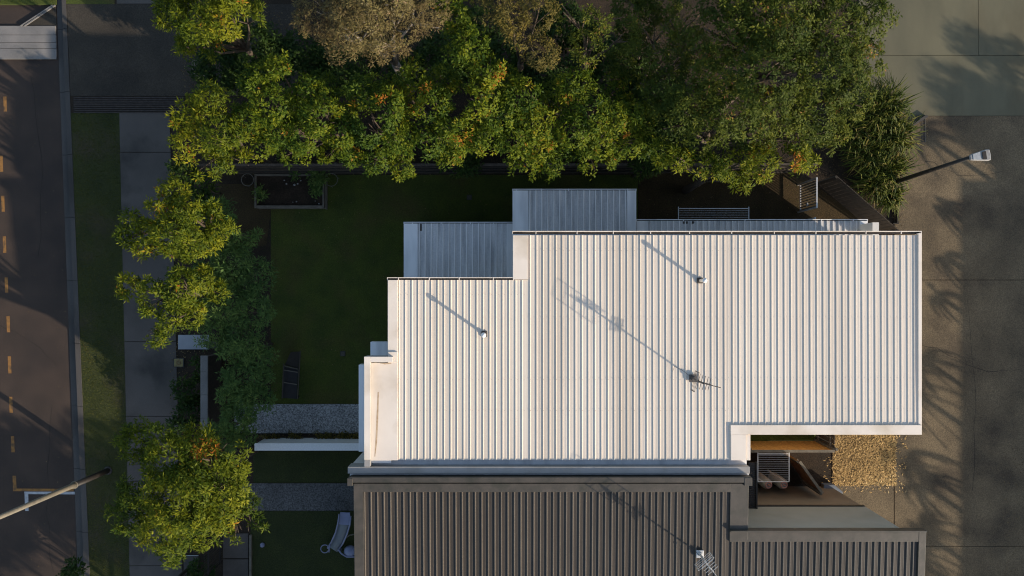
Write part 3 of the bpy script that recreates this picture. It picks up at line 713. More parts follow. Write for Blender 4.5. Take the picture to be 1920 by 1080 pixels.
# side gate of battens
gt = thing('side_gate', (xz(1496,0), yz(372,0), 0), 'batten gate with pale top rail across the side passage', 'gate')
gx = xz(1496,0); y0, y1 = yz(398,0), yz(352,0)
MB().bar((gx,y0,1.78),(gx,y1+.1,1.78),.045,.045).bar((gx,y0,.25),(gx,y1+.1,.25),.04,.04).bar((gx,y0,.0),(gx,y0,1.8),.05,.05).bar((gx,y1+.1,.0),(gx,y1+.1,1.8),.05,.05).bar((gx,y0-.35,.0),(gx,y0-.35,1.65),.05,.05).build('frame', 'alu', gt)
p = MB(); n = 11
for i in range(n): yy = y0+.05+(y1+.02-y0)*i/(n-1); p.bar((gx,yy,.25),(gx,yy,1.76),.035,.02)
p.build('battens', 'timber_grey', gt)
MB().box(gx-.05,y0+.12,.95,gx-.02,y0+.24,1.05).build('latch', 'alu', gt)
# front wall, garden wall
fw = thing('front_wall', (xz(415,0), yz(720,0), 0), 'brown front boundary wall with pale grey capping beside the footpath', 'wall')
x0 = xz(415,0); MB().box(x0-.19, yz(815,0), 0, x0, yz(663,0), 1.27).build('wall_face', 'timber_brown' if False else 'dark_brick', fw)
mb = MB(); yy = yz(815,0)
while yy < yz(665,0): mb.box(x0-.235, yy, 1.272, x0+.015, min(yy+.8, yz(661,0)), 1.33); yy += .806
mb.build('capping', 'deck_slab', fw, bevel=.008)
gw = thing('garden_wall', (xz(640,0), yz(822,0), 0), 'low white garden wall between the pebble path and the dark lawn', 'wall')
zc_ = 1.2; a = P(478,831,zc_); b = P(676,845,zc_)
MB().box(a[0],a[1]-.04,0,b[0],b[1]+.04,zc_-.05).build('wall_face', 'white_render', gw)
MB().box(a[0]-.02,a[1],zc_-.05,b[0],b[1],zc_).build('capping', 'white_paint', gw, bevel=.01)
# letterbox by the entry
lb = thing('letterbox', (xz(404,0), yz(652,0), 0), 'grey slotted letterbox at the end of the front wall by the entry slab', 'letterbox')
a = P(386,641,1.15); b = P(409,653,1.15)
MB().box(a[0],a[1],.85,b[0],b[1],1.15).build('box', 'footpath', lb, bevel=.01)
MB().bar(((a[0]+b[0])/2,(a[1]+b[1])/2,0),((a[0]+b[0])/2,(a[1]+b[1])/2,.85),.09,.09).build('post', 'dark_trim', lb)
s_ = MB()
for i in range(3): s_.box(a[0]+.03,a[1]-.05-i*.07,1.151,b[0]-.03,a[1]-.08-i*.07,1.157)
s_.build('slot', 'dark_trim', lb)
# dark batten screen bottom left
paling_fence('batten_fence', 'dark vertical batten screen beside the entry pavers at lower left', 'fence', P(417,985)[:2], P(417,1052)[:2], 1.7, 'timber_dark', 'black_and_shade', side=1, pw=.03, gap=.055, rails=(.3,1.4), cap=False)
paling_fence('batten_fence', 'dark batten screen running along the front at the bottom edge', 'fence', P(372,1052)[:2], P(372,1200)[:2], 1.5, 'timber_dark', 'black_and_shade', side=1, pw=.03, gap=.055, rails=(.3,1.3), cap=False)
o = MB().pbox(467,1004,471,1300,0,.12).build('garden_edging', 'timber_grey'); tag(o, 'thin pale garden edging strip beside the play lawn', 'edging')
o = MB().bar(P(340,1042,.5),P(372,1042,.5),.02,.02).build('handrail','alu'); 
tag(o, 'thin metal rail at the edge of the lower left pavers', 'rail')

# small bench-like slatted grate at the top
sb = thing('slatted_bench', P(368,125,0), 'small pale slatted bench half hidden under the orange-tipped tree', 'bench')
s_ = MB()
for i in range(5): s_.bar(P(361+i*4,112,.45),P(361+i*4,138,.45),.05,.025)
s_.build('seat','timber_grey',sb)
for (u,v) in ((362,114),(376,114),(362,136),(376,136)): p0 = P(u,v,.43); MB().bar((p0[0],p0[1],0),p0,.05,.05).build('leg','timber_grey',sb)

# ================================================================== GARDEN THINGS
pl = thing('planter_bed', (xz(545,0), yz(360,0), 0), 'rectangular raised timber garden bed with dark soil on the lawn', 'planter')
zt = .32
def board(x0,y0,x1,y1,z=zt): MB().pbox(x0,y0,x1,y1,0.0,z).build('board', 'timber_grey', pl, bevel=.006)
board(477,326,606,329.5); board(480.3,385,604,390.5,zt+.004); board(477,329.8,480,389.8,zt+.002); board(604.3,330,607.3,390,zt+.003); board(609.5,334,612,392,.2)
MB().pbox(480,329,604.5,386,.01,.22).build('soil', 'soil', pl)
for (u,v,r,w_) in ((537,344.5,.035,'left stone of the pale middle cluster'),(552,346.5,.045,'largest stone of the pale middle cluster'),(558,344.5,.035,'right stone of the pale middle cluster'),(533,338,.03,'stone at the upper left of the pale cluster'),(564,338.5,.03,'stone at the upper right of the pale cluster'),(556,378,.03,'stone near the middle of the lower board'),(549,379,.02,'tiny stone near the middle of the lower board'),(591,377,.02,'tiny stone near the lower right corner'),(598,382,.03,'stone closest to the lower right corner')):
    x,y,_ = P(u,v,.24); o = MB().blob((x,y,.24),r,r*.8,r*.6).build('stone','stone',None,True)
    tag(o, w_+', on the raised bed soil', 'stone', 'stones on the garden bed soil')
def hoop(px, py, r, label):
    x,y,_ = P(px,py,.35); t = thing('hose_hoop', (x,y,0), label, 'hoop', 'round wire hoops by the garden bed')
    MB().ring((x,y,.35), r, .010, 28).build('ring','wire',t,True)
    for i in range(3):
        a = 2.1*i+.4; MB().tube([(x+r*math.cos(a),y+r*math.sin(a),.35),(x+r*math.cos(a),y+r*math.sin(a),0)],.007,5).build('stake','wire',t)
hoop(464,337,.215,'wire hoop left of the raised garden bed'); hoop(599.5,323,.165,'smaller wire hoop at the top right corner of the raised bed'); hoop(621,337,.225,'larger wire hoop right of the raised garden bed')
def small_plant(name, label, px, py, r, z, sp='dark', n=26, cat='plant', group=None, L=.12, W=.045):
    x,y,_ = P(px,py,z); t = thing(name, (x,y,0), label, cat, group)
    st = MB()
    for i in range(4): st.tube([(x,y,0),(x+random.uniform(-r,r)*.6,y+random.uniform(-r,r)*.6,z*.8)],[.012,.006],5)
    st.build('stem','bark',t)
    c = np.array([x,y,z]) + RNG.normal(size=(n,3))*np.array([r*.45,r*.45,z*.18])
    A = nrm(RNG.normal(size=(n,3))*.4+np.array([0,0,1]))
    V,T = leaves_at(c,A,12,L,W,tone_c=RNG.uniform(.2,.9,n)); np_mesh('foliage',V,4,T,SPEC[sp]['m'],t)
small_plant('vegetable_plant','leafy plant in the left end of the raised bed',486,362,.22,.5,n=14)
small_plant('vegetable_plant','bushy plant spilling over the top right corner of the raised bed',598,336,.36,.6,n=34)
small_plant('vegetable_plant','low leafy plant inside the right end of the raised bed',591,358,.22,.45,n=14)
small_plant('vegetable_plant','tiny sprout at the top edge of the raised bed',552,328,.12,.5,n=6)
for i,(u,v) in enumerate(((500,822),(517,821),(548,820),(561,823),(598,820),(612,819),(625,822),(641,820),(655,823),(668,819))):
    small_plant('border_plant',('leftmost','second from left','third from left','fourth from left','fifth from left','fifth from right','fourth from right','third from right','second from right','rightmost')[i]+' small plant in the narrow bed along the white garden wall',u,v,.15,.16,sp='gold',n=12,group='plants in the narrow bed by the garden wall',L=.09,W=.03)
for (u,v,lab) in ((880,370,'small dark square drain in the lawn near the fence'),(643,663,'small dark square drain in the lawn left of the white house')):
    x,y,_ = P(u,v); t = thing('lawn_drain',(x,y,0),lab,'drain','drains in the lawn')
    MB().box(x-.09,y-.09,.0,x+.09,y+.09,.035).build('frame','dark_trim',t,bevel=.006)
    q = MB()
    for i in range(5): q.box(x-.07,y-.07+i*.03,.036,x+.07,y-.055+i*.03,.044)
    q.build('grate','timber_grey',t)
# dark lounger on the lawn
x0,y0,_ = P(546,705); lo = thing('garden_lounger',(x0,y0,0),'dark slatted garden lounger on the lawn beside the hedge','lounger')
Zs = .34
def quadp(mb, pts, th=.03):
    v = [Vector(P(*p)) for p in pts]; mb.add(v+[Vector((q.x,q.y,q.z-th)) for q in v], [(3,2,1,0),(4,5,6,7)]+[(i,(i+1)%4,4+(i+1)%4,4+i) for i in range(4)])
s_ = MB(); quadp(s_,((533,688,Zs),(559,693,Zs),(556,748,Zs),(530,746,Zs))); s_.build('seat','black_and_shade',lo,bevel=.008)
s_ = MB(); quadp(s_,((545,660,.75),(562,659,.75),(559,691,Zs),(534,684,Zs))); s_.build('backrest','timber_dark',lo,bevel=.008)
s_ = MB(); s_.bar(P(533,686,.37),P(558,692,.37),.03,.03).bar(P(533,694,.37),P(558,698,.37),.03,.03).bar(P(532,717,.37),P(557,721,.37),.03,.03).build('crossbar','timber_grey',lo)
for (a,b) in (((532,682,.42),(529,747,.38)),((563,658,.72),(558,748,.38))): MB().bar(P(*a),P(*b),.03,.04).build('side_rail','fence_brown',lo)
for (u,v) in ((533,688),(557,693),(531,744),(556,746)): p0 = P(u,v,.33); MB().bar((p0[0],p0[1],0),p0,.04,.04).build('leg','timber_dark',lo)
# clotheslines
def clothesline(label, px0, py0, px1, py1, z, n, horiz=True, m='alu'):
    a = P(px0,py0,z); b = P(px1,py1,z); t = thing('clothesline',((a[0]+b[0])/2,b[1],0),label,'clothesline')
    fr = MB().bar((a[0],a[1],z),(b[0],a[1],z),.025,.02).bar((a[0],b[1],z),(b[0],b[1],z),.022,.02).bar((a[0],a[1]+.06,z),(a[0],b[1],z),.025,.02).bar((b[0],a[1]+.06,z),(b[0],b[1],z),.025,.02)
    fr.build('frame',m,t)
    l = MB()
    for i in range(n):
        yy = a[1]+(b[1]-a[1])*(i+1)/(n+1); l.bar((a[0],yy,z+.005),(b[0],yy,z+.005),.007,.006)
    l.build('lines','alu',t)
    for xx in (a[0]+.15,b[0]-.15): MB().bar((xx,b[1]+.0,z-.02),(xx,b[1]-.02,0),.04,.04).build('support',m,t)
clothesline('fold-out clothesline beside the narrow low roof at the upper side', 1272,391,1404,415,1.7,6)
clothesline('square fold-out clothesline above the two gas cylinders', 1421,851,1479.5,903,1.75,14,m='white_paint')
for (u,v,lab) in ((1421,894,'left gas cylinder standing by the tan wall'),(1449,894,'right gas cylinder standing by the tan wall')):
    x,y,_ = P(u,v); t = thing('gas_cylinder',(x,y,0),lab,'gas cylinder','gas cylinders by the tan wall')
    MB().tube([(x,y,.0),(x,y,.04),(x,y,1.0),(x,y,1.1),(x,y,1.16)],[.16,.185,.185,.15,.08],20).build('tank','cream',t,True)
    MB().ring((x,y,1.2),.10,.022,18).tube([(x,y,1.15),(x,y,1.27)],.03,8).build('valve_collar','pink',t,True)
# slide and play thing
x0,y0,_ = P(630,1000); sd = thing('play_slide',(x0,y0,0),'pale lavender plastic slide on the dark play lawn','slide')
path = [(647,966,.95,22),(645,982,.9,22),(640,1000,.62,21),(632,1018,.3,21),(624,1030,.12,20)]
def ribbon(mb, pts, th, ex=0):
    vs = []
    for i,(u,v,z,wp) in enumerate(pts):
        u0,v0 = pts[max(i-1,0)][:2]; u1,v1 = pts[min(i+1,len(pts)-1)][:2]; dx,dy = u1-u0,v1-v0; l = math.hypot(dx,dy); nx,ny = -dy/l,dx/l
        vs += [P(u+nx*wp/2,v+ny*wp/2,z),P(u-nx*wp/2,v-ny*wp/2,z)]
    n = len(pts); lo_ = [(a,b,c-th) for a,b,c in vs]
    fs = [(2*i,2*i+1,2*i+3,2*i+2) for i in range(n-1)]+[(2*n+2*i+2,2*n+2*i+3,2*n+2*i+1,2*n+2*i) for i in range(n-1)]
    fs += [(2*i,2*i+2,2*n+2*i+2,2*n+2*i) for i in range(n-1)]+[(2*i+1,2*n+2*i+1,2*n+2*i+3,2*i+3) for i in range(n-1)]
    mb.add(vs+lo_,fs)
mb = MB(); ribbon(mb,path,.04); mb.build('chute','slate',sd,True)
mb = MB(); ribbon(mb,[(647,961,.97,18),(646.5,972,.96,20),(645.5,984,.93,20)],.05); mb.build('platform','lavender',sd)
for sg in (-1,1):
    MB().tube([P(u+sg*wp/2,v+sg*2,z+.07) for u,v,z,wp in path],.028,8).build('side_rail','lavender',sd,True)
MB().bar(P(642,966,.9),P(640,966,0),.05,.05).bar(P(652,967,.9),P(653,967,0),.05,.05).bar(P(641,966,.45),P(652,966,.45),.05,.04).build('ladder','lavender',sd)
MB().ring(P(609,1029,.5),.14,.018,24).build('hoop_ring','lavender',sd,True)
MB().tube([P(617,1035,.45),P(617.5,1026,.5),P(619,1021,.5)],.03,8).build('hoop_bracket','lavender',sd,True)
x0,y0,_ = P(655,1030); rd = thing('toy_swing_seat',(x0,y0,0),'pale lavender toy seat beside the slide against the brown-roofed house','toy')
MB().tube([P(634,1030,.35),P(640,1038,.33),P(650,1044,.32),P(690,1044,.32)],.03,8).build('frame','lavender',rd,True)
mb = MB(); mb.blob(P(657,1033,.25),.24,.20,.14,12,6,.05); mb.build('seat','lavender',rd,True)
MB().tube([P(642,1020,.3),P(646,1010,.5),P(656,1003,.6),P(672,1001,.55)],.022,8).build('handle','pole_paint',rd,True)
for (u,v) in ((637,1034),(650,1043),(680,1042)): p0=P(u,v,.32); MB().bar((p0[0],p0[1],0),p0,.04,.04).build('leg','lavender',rd)
o = MB().blob(P(492,1022,.09),.085,.085,.085,16,10,0).build('ball','lavender',None,True); tag(o,'pale round ball on the dark lawn','ball')
# pit cover with yellow lid
x,y,_ = P(335,680,.03); t = thing('pit_cover',(x,y,0),'square yellowed utility pit cover at the edge of the footpath','pit cover')
MB().box(x-.19,y-.165,0,x+.19,y+.165,.03).build('frame','dark_trim',t); MB().box(x-.16,y-.14,.03,x+.16,y+.14,.038).build('lid','lid_yellow',t,bevel=.004)
q = MB().ring((x,y,.04),.07,.008,18); q.build('lid_ring','timber_brown',t)
# drain grate on the driveway
t = thing('strip_drain', P(1732,243,0), 'narrow slotted strip drain set in the driveway beside the strappy plants', 'drain')
a=P(1728,218,.03); b=P(1736,267,.03)
MB().box(a[0],a[1],0,a[0]+.02,b[1],.034).box(b[0]-.02,a[1],0,b[0],b[1],.034).build('frame','timber_grey',t)
q = MB()
for i in range(16): yy=a[1]-.03-i*(a[1]-b[1]-.05)/15.5; q.box(a[0]+.02,yy-.02,.02,b[0]-.02,yy,.032)
q.build('grate','dark_trim',t)
o = MB().prism([P(1694,241,.15)[:2],P(1697,245,.15)[:2],P(1741,219,.15)[:2],P(1738,215,.15)[:2]],0,.15).build('kerb_edge','kerb'); tag(o,'short slanted concrete kerb edging beside the strappy plants','kerb')
o = MB().pbox(1682,380,1685.5,420,0,.13).pbox(1675,418,1682,420,0,.13).build('bed_edging','timber_dark'); tag(o,'short dark edging board at the corner of the plant bed','edging')

# ================================================================== LAMP POSTS
def pole(label, base, top, z, r0, r1, m, group='street lights'):
    b = P(*base,0); t = thing('street_light',b,label,'street light',group); e = P(*top,z)
    return t, Vector(b), Vector(e)
t,b,e = pole('tall street light pole at lower left, pale above and dark at its foot',(203,882),(-60,995),7.2,.09,.05,'pole_paint')
m = b.lerp(e,.30)
MB().tube([b,m],[.105,.095],14).build('lower_pole','black_and_shade',t,True)  # shade on the foot of the pole is put in as dark colour
MB().tube([m,b.lerp(e,.33),e],[.11,.088,.062],14).build('upper_pole','pole_paint',t,True)
MB().ring(m,.11,.02,16).build('collar','pole_paint',t)
MB().blob(b+Vector((0,0,.02)),.16,.16,.06,14,5,0).build('base_plate','black_and_shade',t)
e2 = e+Vector((-1.6,-.2,.25)); MB().tube([e,e+Vector((-.6,0,.2)),e2],[.05,.045,.035],8).build('arm','pole_paint',t,True)
MB().blob(e2,.32,.14,.09,12,6,0).build('lamp_head','lamp_shell',t,True)
t,b,e = pole('street light with dark pole and grey lamp head over the driveway at right',(1668,345),(1816,296),5.0,.09,.05,'black_and_shade')
MB().tube([b,e],[.085,.055],12).build('pole','black_and_shade',t,True)
u = Vector((1,.14,0)).normalized(); v_ = Vector((-u.y,u.x,0)); hz = e.z+.02
pts = [(0,-.07),(.08,-.10),(.5,-.17),(.60,-.16),(.62,0),(.60,.16),(.5,.17),(.08,.10),(0,.07)]
hp = [(e+u*a+v_*c_) for a,c_ in pts]
hd = MB().prism([(q.x,q.y) for q in hp], hz-.02, hz+.07).build('lamp_head','lamp_shell',t,bevel=.02)
MB().prism([tuple((e+u*a+v_*c_)[:2]) for a,c_ in ((.08,-.08),(.30,-.12),(.30,.12),(.08,.08))],hz+.071,hz+.085).build('clear_cover','lamp_glass',hd)
MB().prism([tuple((e+u*a+v_*c_)[:2]) for a,c_ in ((.36,-.11),(.47,-.12),(.47,.12),(.36,.11))],hz+.071,hz+.095).build('sensor_panel','black_and_shade',hd)

# ================================================================== TREES
G = 'tree row behind the lawn fence'
def T(label, lobes, sp, name='tree', **kw):
    return tree(name, label, 'tree', lobes, sp, group=kw.pop('group', G), **kw)
T('bright green tree with orange tips at the top left beside the driveway crossover', [(318,22,34,5.6),(362,18,46,6.2),(412,28,44,6.4),(458,22,36,6),(350,78,22,5),(392,88,22,4.9),(345,95,14,4.6),(368,50,30,5.8),(420,-30,60,6.5),(330,-40,50,6)], 'bright', orange=.38)
T('broad fine-leaved brownish tree at the top, left of centre', [(600,14,62,7.6),(668,30,66,8),(735,26,62,8),(790,16,50,7.6),(640,68,44,7.2),(716,74,42,7.2),(690,-40,90,8.4)], 'brown', bark='pale_bark', tr=.16, flat=.55)
T('green tree over the lawn corner at the left end of the tree row', [(342,215,34,5.6),(388,190,38,5.8),(350,262,36,5.4),(410,245,38,5.8),(390,300,34,5),(448,302,30,4.8)], 'bright', orange=.1)
T('green tree with upright lobes, second in the row from the left', [(478,150,36,6),(520,120,24,6),(500,195,40,6),(460,225,34,5.6),(520,245,36,5.6),(492,265,26,5)], 'green', orange=.18)
T('green tree with pointed clumps, third in the row from the left', [(575,165,28,5.8),(600,215,40,6),(560,250,34,5.6),(640,245,38,5.6),(572,284,18,5)], 'green', orange=.1)
T('dense green tree with orange tip, fourth in the row from the left', [(680,170,34,5.9),(720,200,40,6.2),(690,240,38,5.8),(748,250,38,5.6),(655,292,22,4.8),(698,296,28,4.8),(752,305,30,4.4)], 'green', orange=.12)
T('green tree with yellow tips, fifth in the row from the left', [(780,140,34,6),(812,190,36,6.2),(850,232,38,6),(800,262,34,5.6),(858,268,26,5.4)], 'green', orange=.12)
T('tall green tree reaching up from the middle of the row', [(880,90,42,6.8),(912,130,36,6.8),(900,180,38,6.6),(935,215,38,6.2),(910,255,36,5.8)], 'green', orange=.1)
T('green tree overhanging the raised low roof in the middle', [(975,180,36,6.2),(1000,225,38,6),(965,262,32,5.8),(1012,268,30,5.4),(985,302,30,4.6),(1030,306,26,4.4)], 'green', orange=.15)
T('green tree right of centre in the row', [(1080,160,34,6),(1110,205,38,6),(1075,240,34,5.8),(1150,225,38,5.8),(1190,215,28,5.6),(1120,268,34,5.4),(1180,262,30,5.2),(1105,300,28,4.6),(1145,298,22,4.5)], 'green', orange=.15)
T('deep green tree squeezed between the two brownish trees at the top', [(855,30,28,6.6),(868,62,22,6.4),(846,-10,36,6.6)], 'green')
T('golden brown fine-leaved tree near the top centre', [(960,30,40,7),(1010,20,40,7.2),(1012,95,38,6.8),(985,62,34,7),(940,-10,50,7)], 'gold', flat=.6)
T('thin brownish tree with open crown at the top centre right', [(1085,35,46,7),(1140,20,46,7),(1100,85,38,6.6),(1170,60,34,6.6)], 'sparse', tr=.13)
T('dark open-crowned tree in the gap left of the big olive tree', [(1230,60,50,6.2),(1260,120,54,6.4),(1215,160,40,6),(1290,30,48,6.6)], 'sparse', tr=.14)
T('large dense olive tree at the upper right beside the green slab', [(1370,50,70,7.6),(1470,40,84,8.2),(1570,50,72,8),(1640,25,44,7.6),(1450,130,80,8.2),(1560,130,76,8),(1620,105,46,7.4),(1600,180,44,7.2),(1360,140,60,7.4),(1480,-50,120,8.4)], 'olive', tr=.2, orange=.06)
T('dense olive tree in front of the large one, above the side passage', [(1300,185,50,6.8),(1380,205,58,7.2),(1460,205,58,7.2),(1530,210,54,7),(1325,245,40,6.4),(1560,245,38,6.2),(1420,245,46,6.4),(1500,248,42,6.2),(1270,215,44,6.2),(1250,160,40,6)], 'olive', tr=.16, orange=.06)
T('sunlit yellow-green tree overhanging the side passage fence', [(1245,285,24,5.9),(1275,298,26,6.0),(1320,305,28,6.1),(1375,308,32,6.3),(1430,300,34,6.4),(1490,296,32,6.4),(1518,305,18,6.0),(1393,340,20,5.6),(1358,318,18,5.8)], 'bright', orange=.12)
T('low green tree filling the row behind the planter', [(560,190,34,4.2),(600,160,30,4.2),(650,190,34,4.4),(620,285,26,4.2),(540,285,22,4.2)], 'green')
T('low green tree filling the row between the tall green tree and the fence', [(830,150,34,4.6),(770,185,30,4.6),(880,255,30,4.6),(840,290,24,4.2),(740,160,30,4.4)], 'green')
T('low green tree in the row above the raised low roof', [(1040,180,32,4.6),(1060,270,28,4.6),(950,150,30,4.6),(1160,170,34,4.8),(1215,265,28,4.6),(1205,225,28,5)], 'green')
T('small olive tree in the gap at the top beside the large olive tree', [(1190,25,50,5),(1235,-10,50,5),(1300,95,50,5.4),(1190,110,46,5)], 'olive', tr=.08)
FG = 'street trees by the footpath'
T('sunlit yellow-green tree spreading over the footpath, upper of the two', [(322,360,30,5),(345,395,34,5.2),(290,400,34,5.2),(315,440,42,5.4),(250,412,26,5),(232,438,20,4.8),(350,455,36,5),(395,400,20,4.8),(410,430,26,4.8),(388,455,22,4.6),(270,462,26,5)], 'bright', group=FG, orange=.12)
T('sunlit yellow-green tree over the footpath beside the dark hedge', [(238,535,24,4.8),(285,555,36,5.2),(335,540,38,5.2),(300,600,34,5),(350,590,28,4.8),(290,632,20,4.6),(372,520,26,4.6),(405,548,20,4.3)], 'bright', group=FG, orange=.1)
T('largest street tree, full yellow-green crown at the lower left', [(250,830,40,5),(310,860,60,5.8),(385,870,56,5.8),(260,920,50,5.4),(330,940,70,6.2),(405,930,58,5.8),(240,970,42,5),(310,1000,52,5.6),(375,990,44,5.4),(455,955,34,5),(430,865,36,5),(318,1040,28,5),(478,985,20,4.6),(370,825,30,4.8),(445,1000,18,4.6)], 'bright', group=FG, orange=.12, flat=.6)
# dark hedge shrubs behind the front wall
hg = 'dark green hedge shrubs behind the front boundary'
for i,(lobes,lab) in enumerate((
  ([(400,405,34,2.6),(440,440,40,3),(385,450,30,2.6)],'dark green shrub at the top end of the hedge beside the bare lawn'),
  ([(430,495,42,3.2),(470,520,36,3),(390,520,36,3)],'dark feathery shrub in the hedge, second from its top end'),
  ([(420,570,42,3.2),(470,585,38,3.2),(395,620,30,2.8)],'widest dark feathery shrub in the middle of the hedge'),
  ([(455,640,40,3),(480,680,30,2.6),(430,660,26,2.6)],'dark shrub in the hedge beside the garden lounger'),
  ([(455,715,42,2.6),(470,750,36,2.4),(430,745,26,2.2)],'dark shrub in the hedge by the end of the pebble path'),
  ([(440,790,32,2.2),(410,825,32,2.2),(455,820,22,1.8)],'low dark shrub covering the left end of the pebble path'))):
    tree('hedge_shrub', lab, 'shrub', lobes, 'dark', group=hg, tr=.06, flat=.9)
ug = 'dark shrubs under the tree row'
under = ((470,90,60,2.2,'dark shrub under the gap right of the orange-tipped tree'),(560,110,50,2,'dark low shrub below the broad brown tree, left side'),
 (640,130,52,2.2,'dark low shrub below the broad brown tree, right side'),(840,100,50,2.4,'dark shrub between the brown tree and the tall green tree'),(940,110,44,2.4,'dark shrub beside the golden brown tree'),
 (1050,150,52,2.6,'dark shrub below the golden brown tree'),(1160,120,60,2.6,'dark shrub under the thin open tree'),(1220,190,56,2.8,'dark shrub left of the olive trees'),(1250,250,48,2.8,'dark shrub near the fence left of the olive trees'),
 (410,130,50,2,'dark shrub beside the slatted bench'),(860,300,30,2.4,'dark leafy shrub against the fence above the first low roof'),(1210,310,24,2.6,'dark leafy shrub overhanging the fence right of the raised low roof'),
 (740,110,46,2.2,'dark shrub below the right side of the brown tree'),(1060,40,50,2.2,'dark shrub at the top centre'),(900,40,40,2.2,'dark shrub at the top beside the deep green tree'))
for (u,v,r,z,lab) in under: tree('shrub', lab, 'shrub', [(u,v,r,z),(u+r*.7,v+r*.3,r*.6,z*.9),(u-r*.6,v-r*.2,r*.6,z*.9)], 'under', group=ug, tr=.05)
tree('shrub','dark shrub by the footpath below the pit cover','shrub',[(345,735,26,1.2),(352,775,26,1.2),(335,800,24,1.1)],'under',tr=.04)
tree('shrub','narrow dark shrub strip outside the front wall','shrub',[(368,680,9,.9),(370,710,9,.9),(371,745,9,.9)],'under',tr=.02)
tree('shrub','small shrub in the verge by the kerb at the bottom edge','shrub',[(135,1072,20,.8),(125,1090,20,.8)],'under',tr=.02)
tree('shrub','dark shrub beside the lower left batten screen','shrub',[(375,1075,26,1.1),(395,1100,24,1.1)],'under',tr=.02)
tree('shrub','dark green shrub between the upper street tree and the fence corner','shrub',[(372,345,30,2.4),(335,320,26,2.4),(380,380,22,2.2)],'under',tr=.04)

def strappy(label, px, py, r, z, n, group='strappy plants by the driveway', m='blade', width=.03, name='strappy_plant'):
    x,y,_ = P(px,py,0); t = thing(name,(x,y,0),label,'plant',group)
    MB().tube([(x,y,-.05),(x,y,z*.5)],[.08,.05],8).build('stem','bark',t)
    ang = RNG.uniform(0,2*np.pi,n); l = r*RNG.uniform(.6,1.15,n); up = z*RNG.uniform(.3,1.2,n)
    b = np.stack([x+RNG.normal(size=n)*r*.22, y+RNG.normal(size=n)*r*.22, np.full(n,z*.35)],1)
    d = np.stack([np.cos(ang),np.sin(ang),np.zeros(n)],1); s = np.stack([-np.sin(ang),np.cos(ang),np.zeros(n)],1)
    zz = np.array([0,0,1.])
    mid = b+d*(l*.5)[:,None]+zz*(up*.55)[:,None]; tip = b+d*l[:,None]+zz*(up*.25)[:,None]
    tone = RNG.uniform(0,1,n)
    w0 = width
    V1 = np.stack([b-s*w0*.4,b+s*w0*.4,mid+s*w0*.5,mid-s*w0*.5],1).reshape(-1,3)
    V2 = np.stack([mid-s*w0*.5,mid+s*w0*.5,tip+s*.004,tip-s*.004],1).reshape(-1,3)
    np_mesh('blades',np.concatenate([V1,V2]),4,np.concatenate([tone,tone]),m,t)
for (u,v,r,z,n,lab) in ((1640,212,1.0,1.1,520,'strappy plant by the corner of the green slab'),(1618,225,.8,1.1,260,'dark strappy plant tucked under the olive tree'),(1655,262,.95,1.0,420,'strappy plant beside the slanted kerb'),
    (1612,290,.85,1.0,300,'strappy plant behind the diagonal fence'),(1650,322,.85,.9,340,'strappy plant around the foot of the street light'),(1625,345,.75,.9,260,'strappy plant between the street light and the diagonal fence'),(1655,372,.6,.7,240,'lowest strappy plant beside the short dark edging board'),(1585,250,.8,1.0,220,'shaded strappy plant at the end of the long fence')):
    strappy(lab,u,v,r,z,n)

# ================================================================== beyond the frame: what casts the shade
ob = thing('house', (31.5,-14,0), 'neighbouring building beyond the driveway at the right', 'house')
MB().box(29.2,-40,0,38,-5.2,5.15).build('wall','tan_render',ob)
a_ = ribs(23.0,32.4,0,10,5.25,5.25); mbx = MB(); mbx.box(28.9,-40.2,5.15,38.4,-4.96,5.3); mbx.build('roof','brown_steel',ob)
MB().box(30.3,-5.19,0,37.9,-3.0,5.15).build('wall','tan_render',ob); MB().box(30.05,-4.95,5.15,38.2,-2.75,5.28).build('roof','brown_steel',ob)
for i in range(6): window(ob, 29.2, -8-i*4.5, 3.2, 1.4, 1.2, 'y', -1)
for i in range(6): window(ob, 29.2, -8-i*4.5, .8, 1.4, 1.2, 'y', -1)
def wtree(label, x, y, z, r, sp, cat='tree'):
    k = k_at(z); px = 960+x/k; py = 540-y/k; rp = r/k
    tree('tree', label, cat, [(px,py,rp*.7,z),(px+rp*.5,py+rp*.3,rp*.5,z*.95),(px-rp*.5,py+rp*.2,rp*.5,z*.93),(px+rp*.1,py-rp*.5,rp*.5,z*.9)], sp, tr=.14)
wtree('tree beyond the green slab at the upper right', 27.6, -.9, 4.9, 1.35, 'dark')
wtree('tree north of the building beyond the driveway', 29.4, -2.2, 5.2, 1.5, 'dark')
wtree('slender tree far beyond the green slab', 27.0, 1.5, 4.5, .75, 'dark')
wtree('low tree close to the north end of the building', 26.6, -1.4, 4.3, .8, 'dark')
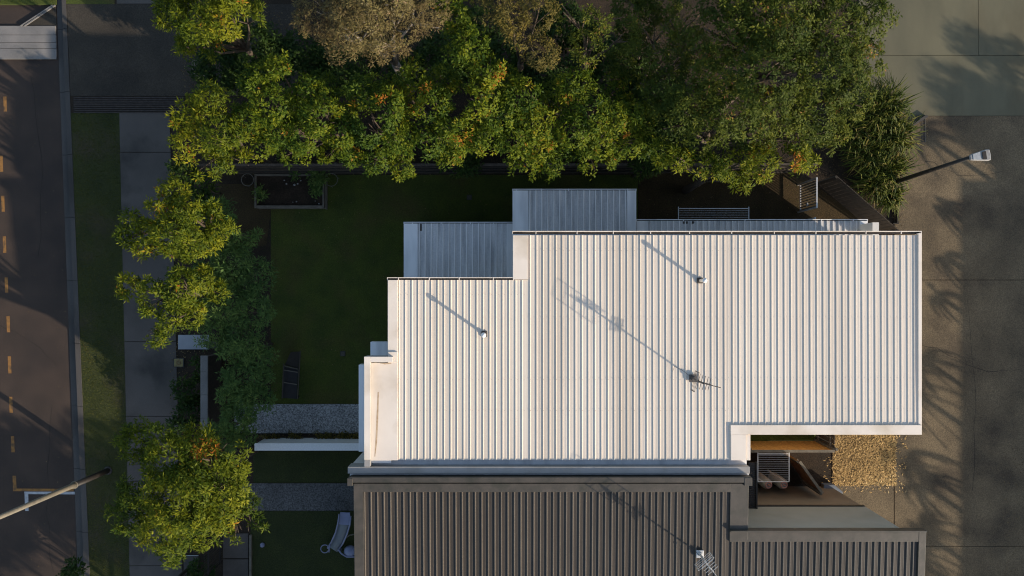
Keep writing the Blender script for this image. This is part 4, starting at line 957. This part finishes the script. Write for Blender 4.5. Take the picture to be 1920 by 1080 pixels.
def palm(label, x, y, z, n, r):
    t = thing('palm', (x,y,0), label, 'palm', 'palms beyond the driveway')
    MB().tube([(x,y,0),(x+.05,y,z*.5),(x,y,z)],[.13,.10,.08],9).build('trunk','pale_bark',t,True)
    Vs = []; Ts = []
    for i in range(n):
        a = 2*math.pi*i/n+random.uniform(-.2,.2); dd = np.array([math.cos(a),math.sin(a),0]); ss = np.array([-math.sin(a),math.cos(a),0])
        el = random.uniform(.1,.9)
        for j in range(18):
            f_ = (j+1)/18; c = np.array([x,y,z])+dd*r*f_+np.array([0,0,1])*r*(el*f_-.9*f_*f_)
            for sg in (-1,1):
                tp = c+ss*sg*r*.28*(1-f_*.6)+dd*r*.12-np.array([0,0,.1]); 
                Vs += [c-dd*.035,c+dd*.035,tp]; Ts.append(random.random())
    np_mesh('fronds',np.array(Vs),3,np.array(Ts),'blade',t)
for xs, ys, z_, n_, r_, l_ in ((15.4,-3.0,3.9,13,.85,'tall, by the middle windows'),(15.1,-4.2,4.0,15,1.0,'spreading, by the middle windows'),(15.7,-4.9,3.8,15,.9,'x'),
   (14.8,-6.6,4.0,15,.95,'tall, south of the middle'),(15.4,-7.5,3.9,15,.9,'spreading, south of the middle'),(15.7,-8.0,3.8,17,.9,'x'),(15.5,-9.3,3.9,17,1.0,'near the south end'),(15.2,-10.2,3.9,17,1.0,'at the south end'),
   (16.1,2.5,3.7,8,.6,'small, at the north end'),(16.1,.7,3.7,9,.6,'small, north of the middle'),(15.5,5.0,3.9,9,.9,'beside the setback'),(15.9,-.7,3.8,9,.55,'smallest, by the first window')):
    if l_ != 'x': palm('palm in the strip along the building beyond the driveway, '+l_, xs+2.434*z_*.93, ys-1.675*z_*.93, z_, n_, r_)
for x_, y_, z_, r_, l_ in ((-3,-13.8,4.8,1.6,'beside the passage'),(-1.8,-17.2,6,1.6,'in the passage'),(-5,-15.5,5.6,2.0,'in the front garden'),(-7,-13.2,4.6,1.4,'close to the footpath'),(-4.8,-18.6,6.6,2.2,'farthest to the south'),(-8.6,-14.8,4.6,1.5,'on the verge')):
    wtree('tree south of the brown-roofed house '+l_, x_, y_, z_, r_, 'green')  # out of view, put in to throw shade on the verge and road
oh = thing('house', (6,-17,0), 'next townhouse to the south, beyond the passage', 'house')
MB().box(-.9,-26,0,11.3,-11.3,5.2).build('wall','grey_render',oh)
MB().box(-1.1,-26.2,5.2,11.6,-11.1,5.35).build('roof','brown_steel',oh)
for i in range(3): window(oh, -.9, -14-i*3.5, 3.2, 1.4, 1.2, 'y', -1); window(oh, -.9, -14-i*3.5, .6, 1.4, 1.4, 'y', -1)
